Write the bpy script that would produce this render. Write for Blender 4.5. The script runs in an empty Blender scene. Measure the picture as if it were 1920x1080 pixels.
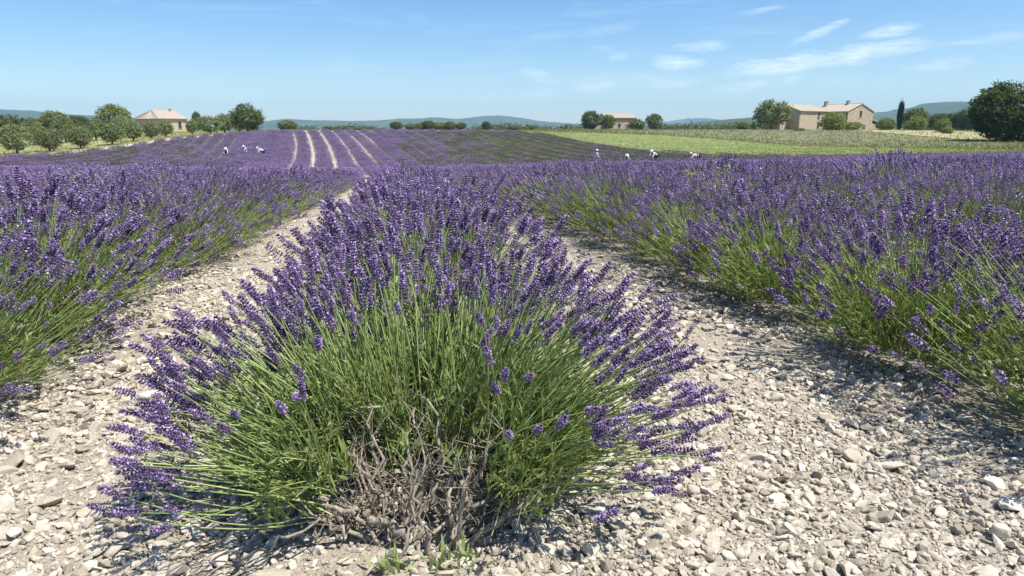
import bpy, bmesh, math, random
import numpy as np
from mathutils import Vector, Matrix

# ------------------------------------------------------------------ camera, sky, sun, exposure
S = bpy.context.scene
COL = S.collection
CAM_H = 1.05
PITCH = math.radians(13.0)
FOC = 1280.0                                   # focal length in photo pixels (1920 wide)
cd = bpy.data.cameras.new('camera'); cam = bpy.data.objects.new('camera', cd); COL.objects.link(cam)
cd.lens = 24.0; cd.sensor_width = 36.0; cd.clip_start = 0.02; cd.clip_end = 30000
cam.location = (0, 0, CAM_H); cam.rotation_euler = (math.radians(90) - PITCH, 0, 0)
S.camera = cam

SUN_EL, SUN_AZ = math.radians(64), math.radians(-24)      # azimuth counted from +X towards +Y
SUN_DIR = Vector((math.cos(SUN_AZ)*math.cos(SUN_EL), math.sin(SUN_AZ)*math.cos(SUN_EL), math.sin(SUN_EL)))
sl = bpy.data.lights.new('sun', 'SUN'); sun = bpy.data.objects.new('sun', sl); COL.objects.link(sun)
sl.energy = 5.0; sl.angle = math.radians(0.53); sl.color = (1.0, 0.945, 0.86)
sun.rotation_euler = SUN_DIR.to_track_quat('Z', 'Y').to_euler(); sun.location = (30, 0, 40)

S.view_settings.view_transform = 'Standard'; S.view_settings.look = 'None'
S.view_settings.exposure = 0.72; S.view_settings.gamma = 1.0; S.view_settings.use_curve_mapping = False
S.cycles.use_denoising = True
S.cycles.max_bounces = 6; S.cycles.diffuse_bounces = 3; S.cycles.glossy_bounces = 2
S.cycles.transmission_bounces = 3; S.cycles.transparent_max_bounces = 8; S.cycles.volume_bounces = 0
S.cycles.caustics_reflective = False; S.cycles.caustics_refractive = False

def pix_dir(px, py):
    X = (px - 960)/FOC; Y = -(py - 540)/FOC
    return Vector((X, math.cos(PITCH) + Y*math.sin(PITCH), -math.sin(PITCH) + Y*math.cos(PITCH))).normalized()
def azel(px, py):
    d = pix_dir(px, py); return math.atan2(d.x, d.y), math.asin(d.z)

class NT:
    """small node-tree helper"""
    def __init__(s, tree): s.t = tree; s.n = tree.nodes; s.l = tree.links
    def add(s, kind, **kw):
        n = s.n.new(kind)
        for k, v in kw.items(): setattr(n, k, v)
        return n
    def put(s, sock, v):
        if isinstance(v, bpy.types.NodeSocket): s.l.new(v, sock)
        elif v is not None: sock.default_value = v
    def math(s, op, a, b=None, c=None, clamp=False):
        n = s.add('ShaderNodeMath', operation=op, use_clamp=clamp)
        for i, v in enumerate((a, b, c)):
            if v is not None: s.put(n.inputs[i], v)
        return n.outputs[0]
    def mix(s, f, a, b, blend='MIX'):
        n = s.add('ShaderNodeMix', data_type='RGBA', blend_type=blend)
        s.put(n.inputs[0], f); s.put(n.inputs[6], a); s.put(n.inputs[7], b)
        return n.outputs[2]
    def noise(s, vec, scale, detail=4, rough=0.55, dist=0.0):
        n = s.add('ShaderNodeTexNoise'); s.put(n.inputs['Vector'], vec)
        n.inputs['Scale'].default_value = scale; n.inputs['Detail'].default_value = detail
        n.inputs['Roughness'].default_value = rough; n.inputs['Distortion'].default_value = dist
        return n.outputs['Fac']
    def ramp(s, f, stops):
        n = s.add('ShaderNodeValToRGB'); s.put(n.inputs[0], f); e = n.color_ramp.elements
        while len(e) < len(stops): e.new(0.5)
        for q, (p, c) in zip(e, stops):
            q.position = p; q.color = (c[0], c[1], c[2], 1) if hasattr(c, '__len__') else (c, c, c, 1)
        return n.outputs[0]
    def rng(s, v, a, b, c=0.0, d=1.0):
        n = s.add('ShaderNodeMapRange'); s.put(n.inputs[0], v)
        for i, q in enumerate((a, b, c, d)): n.inputs[i+1].default_value = q
        return n.outputs[0]
    def mapping(s, vec, scale=(1,1,1), rot=(0,0,0)):
        n = s.add('ShaderNodeMapping'); s.put(n.inputs[0], vec)
        n.inputs['Scale'].default_value = scale; n.inputs['Rotation'].default_value = rot
        return n.outputs[0]

def make_world():
    w = bpy.data.worlds.new('World'); S.world = w; w.use_nodes = True
    T = NT(w.node_tree); T.n.clear()
    sky = T.add('ShaderNodeTexSky', sky_type='NISHITA'); sky.sun_disc = False
    sky.sun_elevation = SUN_EL; sky.sun_rotation = math.radians(90) - SUN_AZ
    sky.altitude = 600; sky.air_density = 1.0; sky.dust_density = 0.6; sky.ozone_density = 3.0
    tc = T.add('ShaderNodeTexCoord'); gen = tc.outputs['Generated']
    sp = T.add('ShaderNodeSeparateXYZ'); T.put(sp.inputs[0], gen); x, y, z = sp.outputs
    az = T.math('ARCTAN2', x, y); el = T.math('ARCSINE', z)
    cb = T.add('ShaderNodeCombineXYZ'); T.put(cb.inputs[0], az); T.put(cb.inputs[1], T.math('MULTIPLY', el, 3.4)); sph = cb.outputs[0]
    warp = T.math('SUBTRACT', T.noise(sph, 16.0, 4, 0.6), 0.5)
    total = None
    #        px   py  half-w half-h slope(px/px) strength
    blobs = [(1272,117,52,13,.05,.85),(1312,86,55,8,.0,.55),(1470,122,112,19,-.10,1.0),(1600,103,130,17,-.16,.9),(1690,92,60,12,-.15,.5),
             (1668,57,58,13,-.08,.75),(1535,62,56,9,-.38,.65),(1003,138,34,10,.1,.5),(1022,150,30,9,.1,.35),(1116,162,46,11,0,.55),(1158,106,20,8,0,.4),
             (1130,90,24,6,0,.3),(1010,176,40,10,0,.3),(1250,155,70,11,0,.4),(1395,162,70,8,-.05,.45),(1484,149,20,7,0,.35),(1760,122,70,10,-.06,.4),
             (1430,19,42,6,-.1,.35),(1850,72,100,8,-.05,.35),(1180,150,130,20,0,.22),(1040,66,60,8,-.05,.18),(1140,56,60,9,-.2,.2),(910,186,50,8,0,.25)]
    for px, py, hw, hh, sl_, st in blobs:
        a0, e0 = azel(px, py); a1, _ = azel(px+hw, py); _, e1 = azel(px, py-hh)
        wa, we = abs(a1-a0)*1.12, abs(e1-e0)*1.15
        da = T.math('SUBTRACT', az, a0)
        de = T.math('SUBTRACT', el, T.math('MULTIPLY_ADD', da, -sl_, e0))
        de = T.math('ADD', de, T.math('MULTIPLY', warp, 0.022))
        q = T.math('ADD', T.math('POWER', T.math('ABSOLUTE', T.math('DIVIDE', da, wa)), 2.0),
                   T.math('POWER', T.math('ABSOLUTE', T.math('DIVIDE', de, we)), 2.0))
        m = T.math('MULTIPLY', T.math('SUBTRACT', 1.0, q, clamp=True), st)
        total = m if total is None else T.math('MAXIMUM', total, m)
    wisp = T.noise(T.mapping(sph, (1, 1.7, 1), (0, 0, 0.12)), 34.0, 8, 0.66, 0.9)
    total = T.math('MULTIPLY', total, T.rng(wisp, 0.32, 0.64, 0.15, 1.1))
    thin = T.math('MULTIPLY', T.rng(T.noise(T.mapping(sph, (1, 2.6, 1), (0, 0, 0.15)), 5.0, 6, 0.6, 0.5), 0.52, 0.8, 0, 1), 0.22)
    total = T.math('MULTIPLY', T.math('ADD', total, T.math('MULTIPLY', thin, T.rng(z, 0.0, 0.06, 0, 1))), 0.85, clamp=True)
    hs = T.add('ShaderNodeHueSaturation'); hs.inputs['Saturation'].default_value = 1.25; hs.inputs['Hue'].default_value = 0.503; T.put(hs.inputs['Color'], sky.outputs[0])
    col = T.mix(total, hs.outputs[0], (7.0, 7.8, 8.8, 1))
    bg = T.add('ShaderNodeBackground'); T.put(bg.inputs[0], col); bg.inputs[1].default_value = 0.097
    out = T.add('ShaderNodeOutputWorld'); T.l.new(bg.outputs[0], out.inputs[0])
make_world()

rng = np.random.default_rng(7)
random.seed(7)
PI = math.pi

# ------------------------------------------------------------------ scene-graph helpers
def tag(o, label=None, cat=None, group=None, kind=None):
    if label: o['label'] = label
    if cat: o['category'] = cat
    if group: o['group'] = group
    if kind: o['kind'] = kind
    return o
def link(o, parent=None):
    COL.objects.link(o)
    if parent is not None: o.parent = parent
    return o
def empty(name, loc=(0,0,0), rz=0.0):
    o = bpy.data.objects.new(name, None); COL.objects.link(o)
    o.location = loc; o.rotation_euler = (0, 0, rz); o.empty_display_size = 0.1
    return o
def obj(name, me, parent=None, mat=None):
    o = bpy.data.objects.new(name, me)
    if mat is not None and len(me.materials) == 0: me.materials.append(mat)
    return link(o, parent)

class Geo:
    """accumulates vertices, faces of any uniform size and point colours as numpy arrays"""
    def __init__(s): s.v = []; s.f = []; s.c = []; s.n = 0
    def add(s, v, f, c=None):
        v = np.asarray(v, float).reshape(-1, 3); f = np.asarray(f, np.int64)
        if c is None: c = np.ones((len(v), 3))*0.5
        c = np.broadcast_to(np.asarray(c, float), (len(v), 3))
        s.v.append(v); s.c.append(c); s.f.append(f + s.n); s.n += len(v)
    def mesh(s, name, mat=None, smooth=False):
        me = bpy.data.meshes.new(name)
        if not s.v: return me
        v = np.concatenate(s.v); c = np.concatenate(s.c)
        sizes = np.concatenate([np.full(len(f), f.shape[1], np.int32) for f in s.f])
        loops = np.concatenate([f.ravel() for f in s.f]).astype(np.int32)
        me.vertices.add(len(v)); me.vertices.foreach_set('co', v.astype(np.float32).ravel())
        me.loops.add(len(loops)); me.loops.foreach_set('vertex_index', loops)
        starts = np.concatenate([[0], np.cumsum(sizes)[:-1]]).astype(np.int32)
        me.polygons.add(len(sizes)); me.polygons.foreach_set('loop_start', starts)
        me.polygons.foreach_set('loop_total', sizes)
        if smooth: me.polygons.foreach_set('use_smooth', np.ones(len(sizes), bool))
        a = me.attributes.new('Col', 'FLOAT_COLOR', 'POINT')
        a.data.foreach_set('color', np.concatenate([c, np.ones((len(c), 1))], 1).astype(np.float32).ravel())
        me.update(calc_edges=True); me.validate()
        if mat is not None: me.materials.append(mat)
        return me

def norm(a): return a/np.maximum(np.linalg.norm(a, axis=-1, keepdims=True), 1e-9)
def frames(d, spin=None):
    """(N,3) axis -> (N,3,3) matrices whose columns are side, side2, axis"""
    d = norm(d); ref = np.where(np.abs(d[:, 2:3]) < 0.9, np.array([[0, 0, 1.0]]), np.array([[1.0, 0, 0]]))
    a = norm(np.cross(ref, d)); b = np.cross(d, a)
    if spin is not None:
        c, s_ = np.cos(spin)[:, None], np.sin(spin)[:, None]; a, b = a*c + b*s_, b*c - a*s_
    return np.stack([a, b, d], 2)
def stamp(geo, tv, tf, tc, M, scale, pos, tint=None):
    """N copies of a template, vectorised. scale (N,) or (N,3)"""
    N = len(pos); nv = len(tv)
    sc = np.asarray(scale, float); sc = sc[:, None].repeat(3, 1) if sc.ndim == 1 else sc
    V = np.einsum('nij,nvj->nvi', M, tv[None]*sc[:, None, :]) + pos[:, None, :]
    F = (tf[None] + (np.arange(N)*nv)[:, None, None]).reshape(-1, tf.shape[1])
    C = np.broadcast_to(tc[None], (N, nv, 3))
    if tint is not None: C = C*tint[:, None, :]
    geo.add(V.reshape(-1, 3), F, C.reshape(-1, 3))
def tubes(geo, P, rad, col, sides=3):
    """P (N,K,3) polylines, rad (N,K)"""
    N, K, _ = P.shape
    d = norm(P[:, -1]-P[:, 0]); Fm = frames(d)
    ang = np.arange(sides)*2*PI/sides
    ring = np.cos(ang)[None, :, None]*Fm[:, None, :, 0] + np.sin(ang)[None, :, None]*Fm[:, None, :, 1]
    V = P[:, :, None, :] + rad[:, :, None, None]*ring[:, None]
    idx = np.arange(N*K*sides).reshape(N, K, sides)
    a = idx[:, :-1]; b = idx[:, 1:]
    F = np.stack([a, np.roll(a, -1, 2), np.roll(b, -1, 2), b], -1).reshape(-1, 4)
    col = np.asarray(col, float)
    C = col.reshape(1, 3).repeat(N*K*sides, 0) if col.ndim == 1 else np.repeat(col, K*sides, 0)
    geo.add(V.reshape(-1, 3), F, C)
def bez(a, b, c, K):
    t = np.linspace(0, 1, K)[None, :, None]
    return (1-t)**2*a[:, None] + 2*t*(1-t)*b[:, None] + t*t*c[:, None]

# ------------------------------------------------------------------ materials
def new_mat(name):
    m = bpy.data.materials.new(name); m.use_nodes = True
    T = NT(m.node_tree); T.n.clear(); out = T.add('ShaderNodeOutputMaterial')
    return m, T, out
def leaf_mat(name, trans=0.35, vary=0.25, gloss=0.0, tcol=(1.25, 1.2, 0.6)):
    m, T, out = new_mat(name)
    at = T.add('ShaderNodeAttribute', attribute_name='Col'); oi = T.add('ShaderNodeObjectInfo')
    k = T.rng(oi.outputs['Random'], 0, 1, 1-vary, 1+vary)
    vm = T.add('ShaderNodeVectorMath', operation='SCALE'); T.put(vm.inputs[0], at.outputs['Color']); T.put(vm.inputs['Scale'], k)
    c = vm.outputs[0]
    df = T.add('ShaderNodeBsdfDiffuse'); T.put(df.inputs[0], c)
    sh = df.outputs[0]
    if trans:
        tr = T.add('ShaderNodeBsdfTranslucent'); T.put(tr.inputs[0], T.mix(1.0, c, (*tcol, 1), 'MULTIPLY'))
        mx = T.add('ShaderNodeMixShader'); mx.inputs[0].default_value = trans
        T.l.new(sh, mx.inputs[1]); T.l.new(tr.outputs[0], mx.inputs[2]); sh = mx.outputs[0]
    if gloss:
        gl = T.add('ShaderNodeBsdfGlossy'); gl.inputs['Roughness'].default_value = 0.45; gl.inputs[0].default_value = (.6, .6, .6, 1)
        mx = T.add('ShaderNodeMixShader'); mx.inputs[0].default_value = gloss
        T.l.new(sh, mx.inputs[1]); T.l.new(gl.outputs[0], mx.inputs[2]); sh = mx.outputs[0]
    T.l.new(sh, out.inputs[0]); return m
def surf_mat(name, color_fn, rough=0.9, bump=None, bump_d=0.01):
    m, T, out = new_mat(name)
    b = T.add('ShaderNodeBsdfPrincipled'); b.inputs['Roughness'].default_value = rough
    b.inputs['Specular IOR Level'].default_value = 0.2
    T.put(b.inputs['Base Color'], color_fn(T))
    if bump:
        bp = T.add('ShaderNodeBump'); bp.inputs['Distance'].default_value = bump_d; bp.inputs['Strength'].default_value = 1.0
        T.put(bp.inputs['Height'], bump(T)); T.l.new(bp.outputs[0], b.inputs['Normal'])
    T.l.new(b.outputs[0], out.inputs[0]); return m
def geo_pos(T): return T.add('ShaderNodeNewGeometry').outputs['Position']
def obj_pos(T): return T.add('ShaderNodeTexCoord').outputs['Object']
def flat(name, c, rough=0.8):
    return surf_mat(name, lambda T: T.mix(T.rng(T.noise(obj_pos(T), 9, 3), .3, .7), tuple(q*.82 for q in c)+(1,), tuple(min(1, q*1.1) for q in c)+(1,)), rough)

M_LEAF = leaf_mat('lavender_green', 0.38, 0.15, 0.03)
M_SPIKE = leaf_mat('lavender_violet', 0.15, 0.22, 0.0, (1.1, 0.9, 1.2))
M_STEM = leaf_mat('lavender_stem', 0.2, 0.12, 0.02)
M_CROWN = leaf_mat('tree_leaves', 0.25, 0.12, 0.0)
M_GRASS = leaf_mat('grass_blades', 0.35, 0.15)
def bark_col(T): return T.ramp(T.noise(T.mapping(obj_pos(T), (1, 1, .25)), 60, 5, .65), [(.3, (.09, .075, .06)), (.5, (.28, .24, .19)), (.75, (.46, .41, .34))])
M_WOOD = surf_mat('woody_bark', bark_col, .95, lambda T: T.noise(T.mapping(obj_pos(T), (1, 1, .2)), 120, 4, .7), .004)
M_TRUNK = surf_mat('tree_bark', lambda T: T.ramp(T.noise(T.mapping(obj_pos(T), (1, 1, .2)), 5, 5, .6), [(.3, (.05, .04, .03)), (.7, (.2, .16, .12))]), .95)

def soil_col(T):
    p = geo_pos(T)
    a = T.noise(p, 1.3, 5, .6); b = T.noise(p, 55, 4, .7); c = T.noise(p, 240, 2, .6)
    base = T.mix(T.rng(a, .3, .7), (.345, .297, .225, 1), (.45, .395, .31, 1))
    base = T.mix(T.rng(b, .35, .65), T.mix(.45, base, (.2, .17, .13, 1)), base)
    return T.mix(T.rng(c, .3, .7, 0, .5), base, (.62, .57, .48, 1))
def soil_bump(T):
    p = geo_pos(T)
    v = T.add('ShaderNodeTexVoronoi'); T.put(v.inputs['Vector'], p); v.inputs['Scale'].default_value = 95
    v2 = T.add('ShaderNodeTexVoronoi'); T.put(v2.inputs['Vector'], p); v2.inputs['Scale'].default_value = 220
    return T.math('ADD', T.math('ADD', T.math('MULTIPLY', v.outputs[0], -1.0), T.math('MULTIPLY', v2.outputs[0], -.4)), T.noise(p, 400, 2, .6))
M_SOIL = surf_mat('stony_soil', soil_col, .95, soil_bump, .006)
def stone_col(T):
    oi = T.add('ShaderNodeObjectInfo'); r = oi.outputs['Random']; p = obj_pos(T)
    base = T.ramp(r, [(0, (.20, .172, .132)), (.2, (.315, .277, .213)), (.5, (.43, .385, .306)), (.8, (.52, .472, .387)), (1, (.64, .592, .50))])
    n = T.noise(p, 2.2, 5, .65); n2 = T.noise(p, 14, 3, .7)
    base = T.mix(T.rng(n, .35, .7, 0, .55), base, (.36, .32, .26, 1))
    return T.mix(T.rng(n2, .45, .75, 0, .35), base, (.66, .62, .55, 1))
M_STONE = surf_mat('limestone', stone_col, .92, lambda T: T.noise(obj_pos(T), 5.0, 5, .65), .0035)

# ------------------------------------------------------------------ terrain
YK = np.array([0, 4, 8, 15, 30, 60, 72, 85, 100, 118, 150, 200, 300, 500, 1200.0])
TZ = {
 -300: [0, 0, -.15, -.55, -1.3, -2.55, -2.6, -2.5, -2.3, -2.1, -1.5, -.5, .3, .9, .9],
 0:    [0, 0, -.15, -.55, -1.3, -2.55, -2.6, -2.5, -2.25, -2.05, -1.5, -.5, .3, .9, .9],
 330:  [0, 0, -.15, -.55, -1.35, -2.7, -2.7, -2.45, -1.75, -.5, .2, .65, .9, .95, .9],
 480:  [0, 0, -.15, -.55, -1.38, -2.75, -2.65, -2.1, -1.06, .75, .95, .95, .95, .95, .9],
 640:  [0, 0, -.15, -.55, -1.38, -2.75, -2.6, -1.85, -.69, .72, .95, .97, .95, .95, .9],
 950:  [0, 0, -.14, -.5, -1.25, -2.5, -2.5, -1.9, -.6, .8, 1.0, .98, .95, .95, .9],
 1118: [0, 0, -.1, -.4, -1.15, -2.15, -2.0, -1.5, -.7, .35, 1.0, 1.0, .95, .95, .9],
 1300: [0, 0, -.05, -.38, -1.1, -2.0, -1.75, -1.3, -.7, .05, .75, 1.1, 1.0, .95, .9],
 1600: [0, 0, 0, -.33, -1.0, -1.7, -1.45, -1.1, -.7, 0, .88, 1.1, 1.0, .95, .9],
 1920: [0, .0, .02, -.22, -.8, -1.35, -1.1, -.8, -.47, -.12, .45, 1.0, 1.0, .95, .9],
 2300: [0, .0, .02, -.2, -.75, -1.2, -1.0, -.8, -.47, -.12, .45, 1.0, 1.0, .95, .9]}
_cols = np.array(sorted(TZ)); _tk = (_cols - 960)/FOC*.974
_tab = np.array([TZ[c] for c in _cols])
_tf = np.linspace(_tk[0], _tk[-1], 140); _lf = np.linspace(0, math.log1p(1200.0), 260); _yf = np.expm1(_lf)
_g = np.array([np.interp(_yf, YK, r) for r in _tab])
_g = np.array([np.interp(_tf, _tk, _g[:, j]) for j in range(len(_yf))])       # (y, t)
for _ in range(6):
    p = np.pad(_g, 1, 'edge'); _g = (p[:-2, 1:-1] + p[2:, 1:-1] + 2*p[1:-1, 1:-1] + p[1:-1, :-2] + p[1:-1, 2:])/6
_k = np.ones(11)/11
_pp = np.pad(_g, ((0, 0), (5, 5)), 'edge'); _g = np.array([np.convolve(r, _k, 'valid') for r in _pp])
def gz(x, y):
    x = np.asarray(x, float); y = np.asarray(y, float)
    yy = np.clip(y, 0, 1199.0); t = np.clip(x/np.maximum(y, 8.0), _tf[0], _tf[-1]-1e-6)
    fi = (t - _tf[0])/(_tf[1]-_tf[0]); fj = np.log1p(yy)/(_lf[1]-_lf[0])
    i = np.clip(fi.astype(int), 0, len(_tf)-2); j = np.clip(fj.astype(int), 0, len(_lf)-2)
    a, b = fi-i, fj-j
    z = (_g[j, i]*(1-a)*(1-b) + _g[j, i+1]*a*(1-b) + _g[j+1, i]*(1-a)*b + _g[j+1, i+1]*a*b)
    near = np.exp(-(x*x+y*y)/60.0)
    return z + near*(.012*np.sin(3.1*x+1.3*y) + .009*np.sin(5.7*y-2.2*x+1) + .006*np.sin(11*x+7*y))
def gzf(x, y): return float(gz(np.array([x]), np.array([y]))[0])
def at(px, d):
    """world x for a photo column at forward distance d"""
    return (px-960)/FOC*.974*d
def ztop(py, d): return CAM_H - (py-244.5)/1348*d

# rows of lavender: lateral offset of each row from the curved centre line
def xc(y): return .12 - .155*y - .0008*np.asarray(y)**2
def row_off(k, y=5.0):
    return 0.0 if k == 0 else (2.12 + (k-1)*2.25 + .2*float(np.clip((6-y)/3.5, 0, 1)) if k > 0 else -2.08 + (k+1)*2.25)

def ground_sheet():
    b = .042; a = .075/b
    n = int(math.asinh(6000/a)/b)
    xs = a*np.sinh(b*np.arange(-n, n+1)); ys = xs[xs > -60]
    X, Y = np.meshgrid(xs, ys); Z = gz(X, Y)
    ny, nx = X.shape; idx = np.arange(nx*ny).reshape(ny, nx)
    F = np.stack([idx[:-1, :-1], idx[:-1, 1:], idx[1:, 1:], idx[1:, :-1]], -1).reshape(-1, 4)
    g = Geo(); g.add(np.stack([X, Y, Z], -1), F)
    return tag(obj('ground', g.mesh('ground', M_SOIL, True)), kind='structure')
ground = ground_sheet()

def patch(name, mat, y0, y1, px0, px1, lift, n=60, m=24):
    """a sheet that follows the terrain, between two distances (functions of photo column)"""
    px = np.linspace(px0, px1, n); A = np.array([y0(p) for p in px]); B = np.array([y1(p) for p in px])
    s = np.linspace(0, 1, m)[:, None]; Y = A[None]*(1-s) + B[None]*s
    X = (px[None]-960)/FOC*.974*Y; Z = gz(X, Y) + lift
    idx = np.arange(n*m).reshape(m, n)
    F = np.stack([idx[:-1, :-1], idx[:-1, 1:], idx[1:, 1:], idx[1:, :-1]], -1).reshape(-1, 4)
    g = Geo(); g.add(np.stack([X, Y, Z], -1), F)
    return tag(obj(name, g.mesh(name, mat, True)), kind='structure')
def lerpf(*pts):
    xs, ys = zip(*pts); return lambda p: float(np.interp(p, xs, ys))
def field_mat(name, c1, c2, c3, sc=.25, stretch=(1, 3, 1)):
    def cf(T):
        p = T.mapping(geo_pos(T), stretch)
        a = T.noise(p, sc, 6, .65); b = T.noise(geo_pos(T), 3.5, 4, .7)
        c = T.ramp(a, [(.32, c1), (.5, c2), (.68, c3)])
        return T.mix(T.rng(b, .3, .7, 0, .5), c, T.mix(.5, c, (c1[0]*.6, c1[1]*.6, c1[2]*.6, 1)))
    return surf_mat(name, cf, 1.0, lambda T: T.noise(geo_pos(T), 6, 4, .7), .12)
M_MEADOW = field_mat('meadow_grass', (.14, .175, .06), (.205, .245, .085), (.29, .305, .13))
M_STUBBLE = field_mat('stubble', (.125, .14, .07), (.175, .185, .098), (.24, .24, .135), .35)
M_DRY = field_mat('dry_grass', (.26, .26, .11), (.40, .36, .2), (.50, .45, .28), .4)
M_OLIVEG = field_mat('grove_grass', (.22, .23, .09), (.34, .33, .15), (.46, .42, .24), .3)
M_WEEDS = field_mat('weedy_soil', (.085, .105, .05), (.125, .14, .07), (.20, .195, .11), .5)
M_TRACK = field_mat('pale_track', (.42, .37, .27), (.50, .45, .34), (.56, .51, .40), .6)
M_FARLAND = field_mat('far_land', (.09, .11, .045), (.15, .16, .07), (.24, .23, .12), .02, (1, 1, 1))

LEFT_EDGE = lerpf((-500, 82), (0, 88), (120, 95), (210, 104), (330, 119), (480, 121), (960, 121), (1010, 113), (1060, 106), (1100, 97), (1150, 90), (1230, 80), (1320, 73), (1500, 66), (2600, 56))
patch('far_land', M_FARLAND, lambda p: LEFT_EDGE(p)+.5, lambda p: 1150, -900, 2900, .03, 120, 60)
patch('pale_track', M_TRACK, lambda p: LEFT_EDGE(p)-.3, lambda p: LEFT_EDGE(p)+7.0, -500, 960, .08, 90, 5)
patch('grove_grass', M_OLIVEG, lambda p: LEFT_EDGE(p)+6.4, lambda p: 230, -600, 560, .11, 80, 40)
patch('dry_verge', M_DRY, lambda p: LEFT_EDGE(p)+3.6, lambda p: 190, 560, 1000, .11, 60, 20)
patch('meadow', M_MEADOW, LEFT_EDGE, lerpf((960, 150), (1100, 152), (1250, 122), (1500, 92), (1700, 84), (1920, 76), (2600, 66)), 960, 2600, .14, 110, 26)
patch('stubble_field', M_STUBBLE, lerpf((1000, 152), (1100, 140), (1250, 120), (1500, 90), (1700, 82), (1920, 74), (2600, 64)),
      lerpf((1000, 168), (1250, 168), (1560, 165), (1700, 125), (1800, 105), (1920, 96), (2600, 90)), 1000, 2600, .19, 90, 24)
patch('dry_grass_strip', M_DRY, lerpf((1000, 167), (1250, 167), (1560, 164), (1700, 124), (1800, 104), (1920, 95), (2600, 89)),
      lerpf((1000, 190), (1400, 188), (1700, 175), (1920, 125), (2600, 120)), 1000, 2600, .23, 90, 20)

M_HILL = surf_mat('forested_hill', lambda T: T.ramp(T.noise(geo_pos(T), .006, 6, .7), [(.3, (.03, .05, .022)), (.55, (.06, .08, .035)), (.75, (.13, .125, .07))]), 1.0)
def hill(name, d, pts, depth, rough=1.0, n=220, m=26):
    px = np.linspace(pts[0][0], pts[-1][0], n)
    top = np.interp(px, [p[0] for p in pts], [p[1] for p in pts])
    for _ in range(3): top = np.convolve(np.pad(top, 2, 'edge'), np.ones(5)/5, 'valid')
    r = np.random.default_rng(int(d))
    top = top + rough*np.convolve(r.normal(0, .9, n+8), np.ones(9)/9, 'valid')*.9 + rough*r.normal(0, .12, n)
    H = np.maximum(CAM_H - (top-244.5)/1348*d - .8, 0.0)
    s = np.linspace(-1, 1, m)[:, None]; prof = np.cos(s*PI/2)**1.4
    wob = 1 + .16*np.sin(px[None]*.035+s*5) + .1*np.sin(px[None]*.09-s*9)
    Z = .6 + H[None]*np.clip(prof*np.where(np.abs(s) < .05, 1, wob), 0, 1)
    Y = d + depth*s + 0*px[None]; X = (px[None]-960)/FOC*.974*d + 0*s
    idx = np.arange(n*m).reshape(m, n)
    F = np.stack([idx[:-1, :-1], idx[:-1, 1:], idx[1:, 1:], idx[1:, :-1]], -1).reshape(-1, 4)
    g = Geo(); g.add(np.stack([X, Y, Z], -1), F)
    return tag(obj(name, g.mesh(name, M_HILL, True)), kind='structure')
hill('hill', 3000, [(-500, 246), (-300, 212), (-100, 200), (0, 205), (60, 210), (120, 214), (185, 218), (300, 232), (420, 246)], 800)
hill('hill', 3600, [(420, 246), (480, 230), (540, 223), (600, 227), (680, 227), (740, 224), (830, 222), (930, 226), (1010, 230), (1080, 233), (1200, 238), (1300, 246)], 700)
hill('hill', 4600, [(780, 246), (830, 230), (870, 222), (900, 218), (940, 217), (975, 221), (1010, 227), (1070, 231), (1150, 236), (1250, 246)], 600)
hill('hill', 5300, [(1150, 246), (1240, 230), (1290, 222), (1320, 222), (1370, 227), (1440, 230), (1600, 246)], 400)
hill('hill', 1500, [(1150, 246), (1230, 236), (1290, 231), (1350, 225), (1420, 219), (1500, 221), (1600, 230), (1700, 246)], 350, .7)
hill('hill', 2600, [(1480, 246), (1580, 226), (1650, 211), (1700, 204), (1755, 192), (1800, 191), (1850, 193), (1930, 201), (2050, 215), (2200, 224), (2400, 246)], 700)

# ------------------------------------------------------------------ lavender
def spike_template(seed, nw, nf, opened=14):
    r = np.random.default_rng(seed); V = []; F = []; C = []
    def bud(p, d, L, w, c0, c1):
        Fm = frames(d[None])[0]; n = len(V)
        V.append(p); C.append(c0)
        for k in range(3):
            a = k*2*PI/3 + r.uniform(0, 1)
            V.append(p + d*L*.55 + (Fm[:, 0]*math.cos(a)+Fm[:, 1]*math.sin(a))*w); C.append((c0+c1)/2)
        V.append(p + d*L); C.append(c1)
        for k in range(3):
            q = (k+1) % 3; F.append((n, n+1+q, n+1+k)); F.append((n+4, n+1+k, n+1+q))
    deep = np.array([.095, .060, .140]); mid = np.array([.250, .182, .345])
    zs = np.linspace(.06, .92, nw)
    if r.random() < .6: zs = np.concatenate([[-.22], zs])
    for z in zs:
        R = .10*(1 - .35*max(z, 0)**3) if z > 0 else .08
        n_ = nf if z > 0 else max(3, nf-3)
        ph = r.uniform(0, 6.28)
        for k in range(n_):
            a = ph + k*2*PI/n_ + r.normal(0, .15); rad = np.array([math.cos(a), math.sin(a), 0])
            up = r.uniform(.5, 1.1) + (1.2 if z > .85 else 0)
            d = rad + np.array([0, 0, up]); d /= np.linalg.norm(d)
            j = r.uniform(.75, 1.25)
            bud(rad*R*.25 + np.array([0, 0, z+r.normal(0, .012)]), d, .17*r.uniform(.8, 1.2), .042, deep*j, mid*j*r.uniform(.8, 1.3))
    for _ in range(opened):
        a = r.uniform(0, 6.28); z = r.choice(zs) + .04; rad = np.array([math.cos(a), math.sin(a), .4]); rad /= np.linalg.norm(rad)
        Fm = frames(rad[None])[0]; p = np.array([rad[0]*.16, rad[1]*.16, z+.04]); n = len(V); s_ = r.uniform(.035, .06)
        for k in range(4):
            q = k*PI/2; V.append(p + (Fm[:, 0]*math.cos(q)+Fm[:, 1]*math.sin(q))*s_ + rad*.01*(k % 2)); C.append(np.array([.40, .32, .58])*r.uniform(.85, 1.15))
        F.append((n, n+1, n+2)); F.append((n, n+2, n+3))
    return np.array(V), np.array(F), np.array(C)
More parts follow.
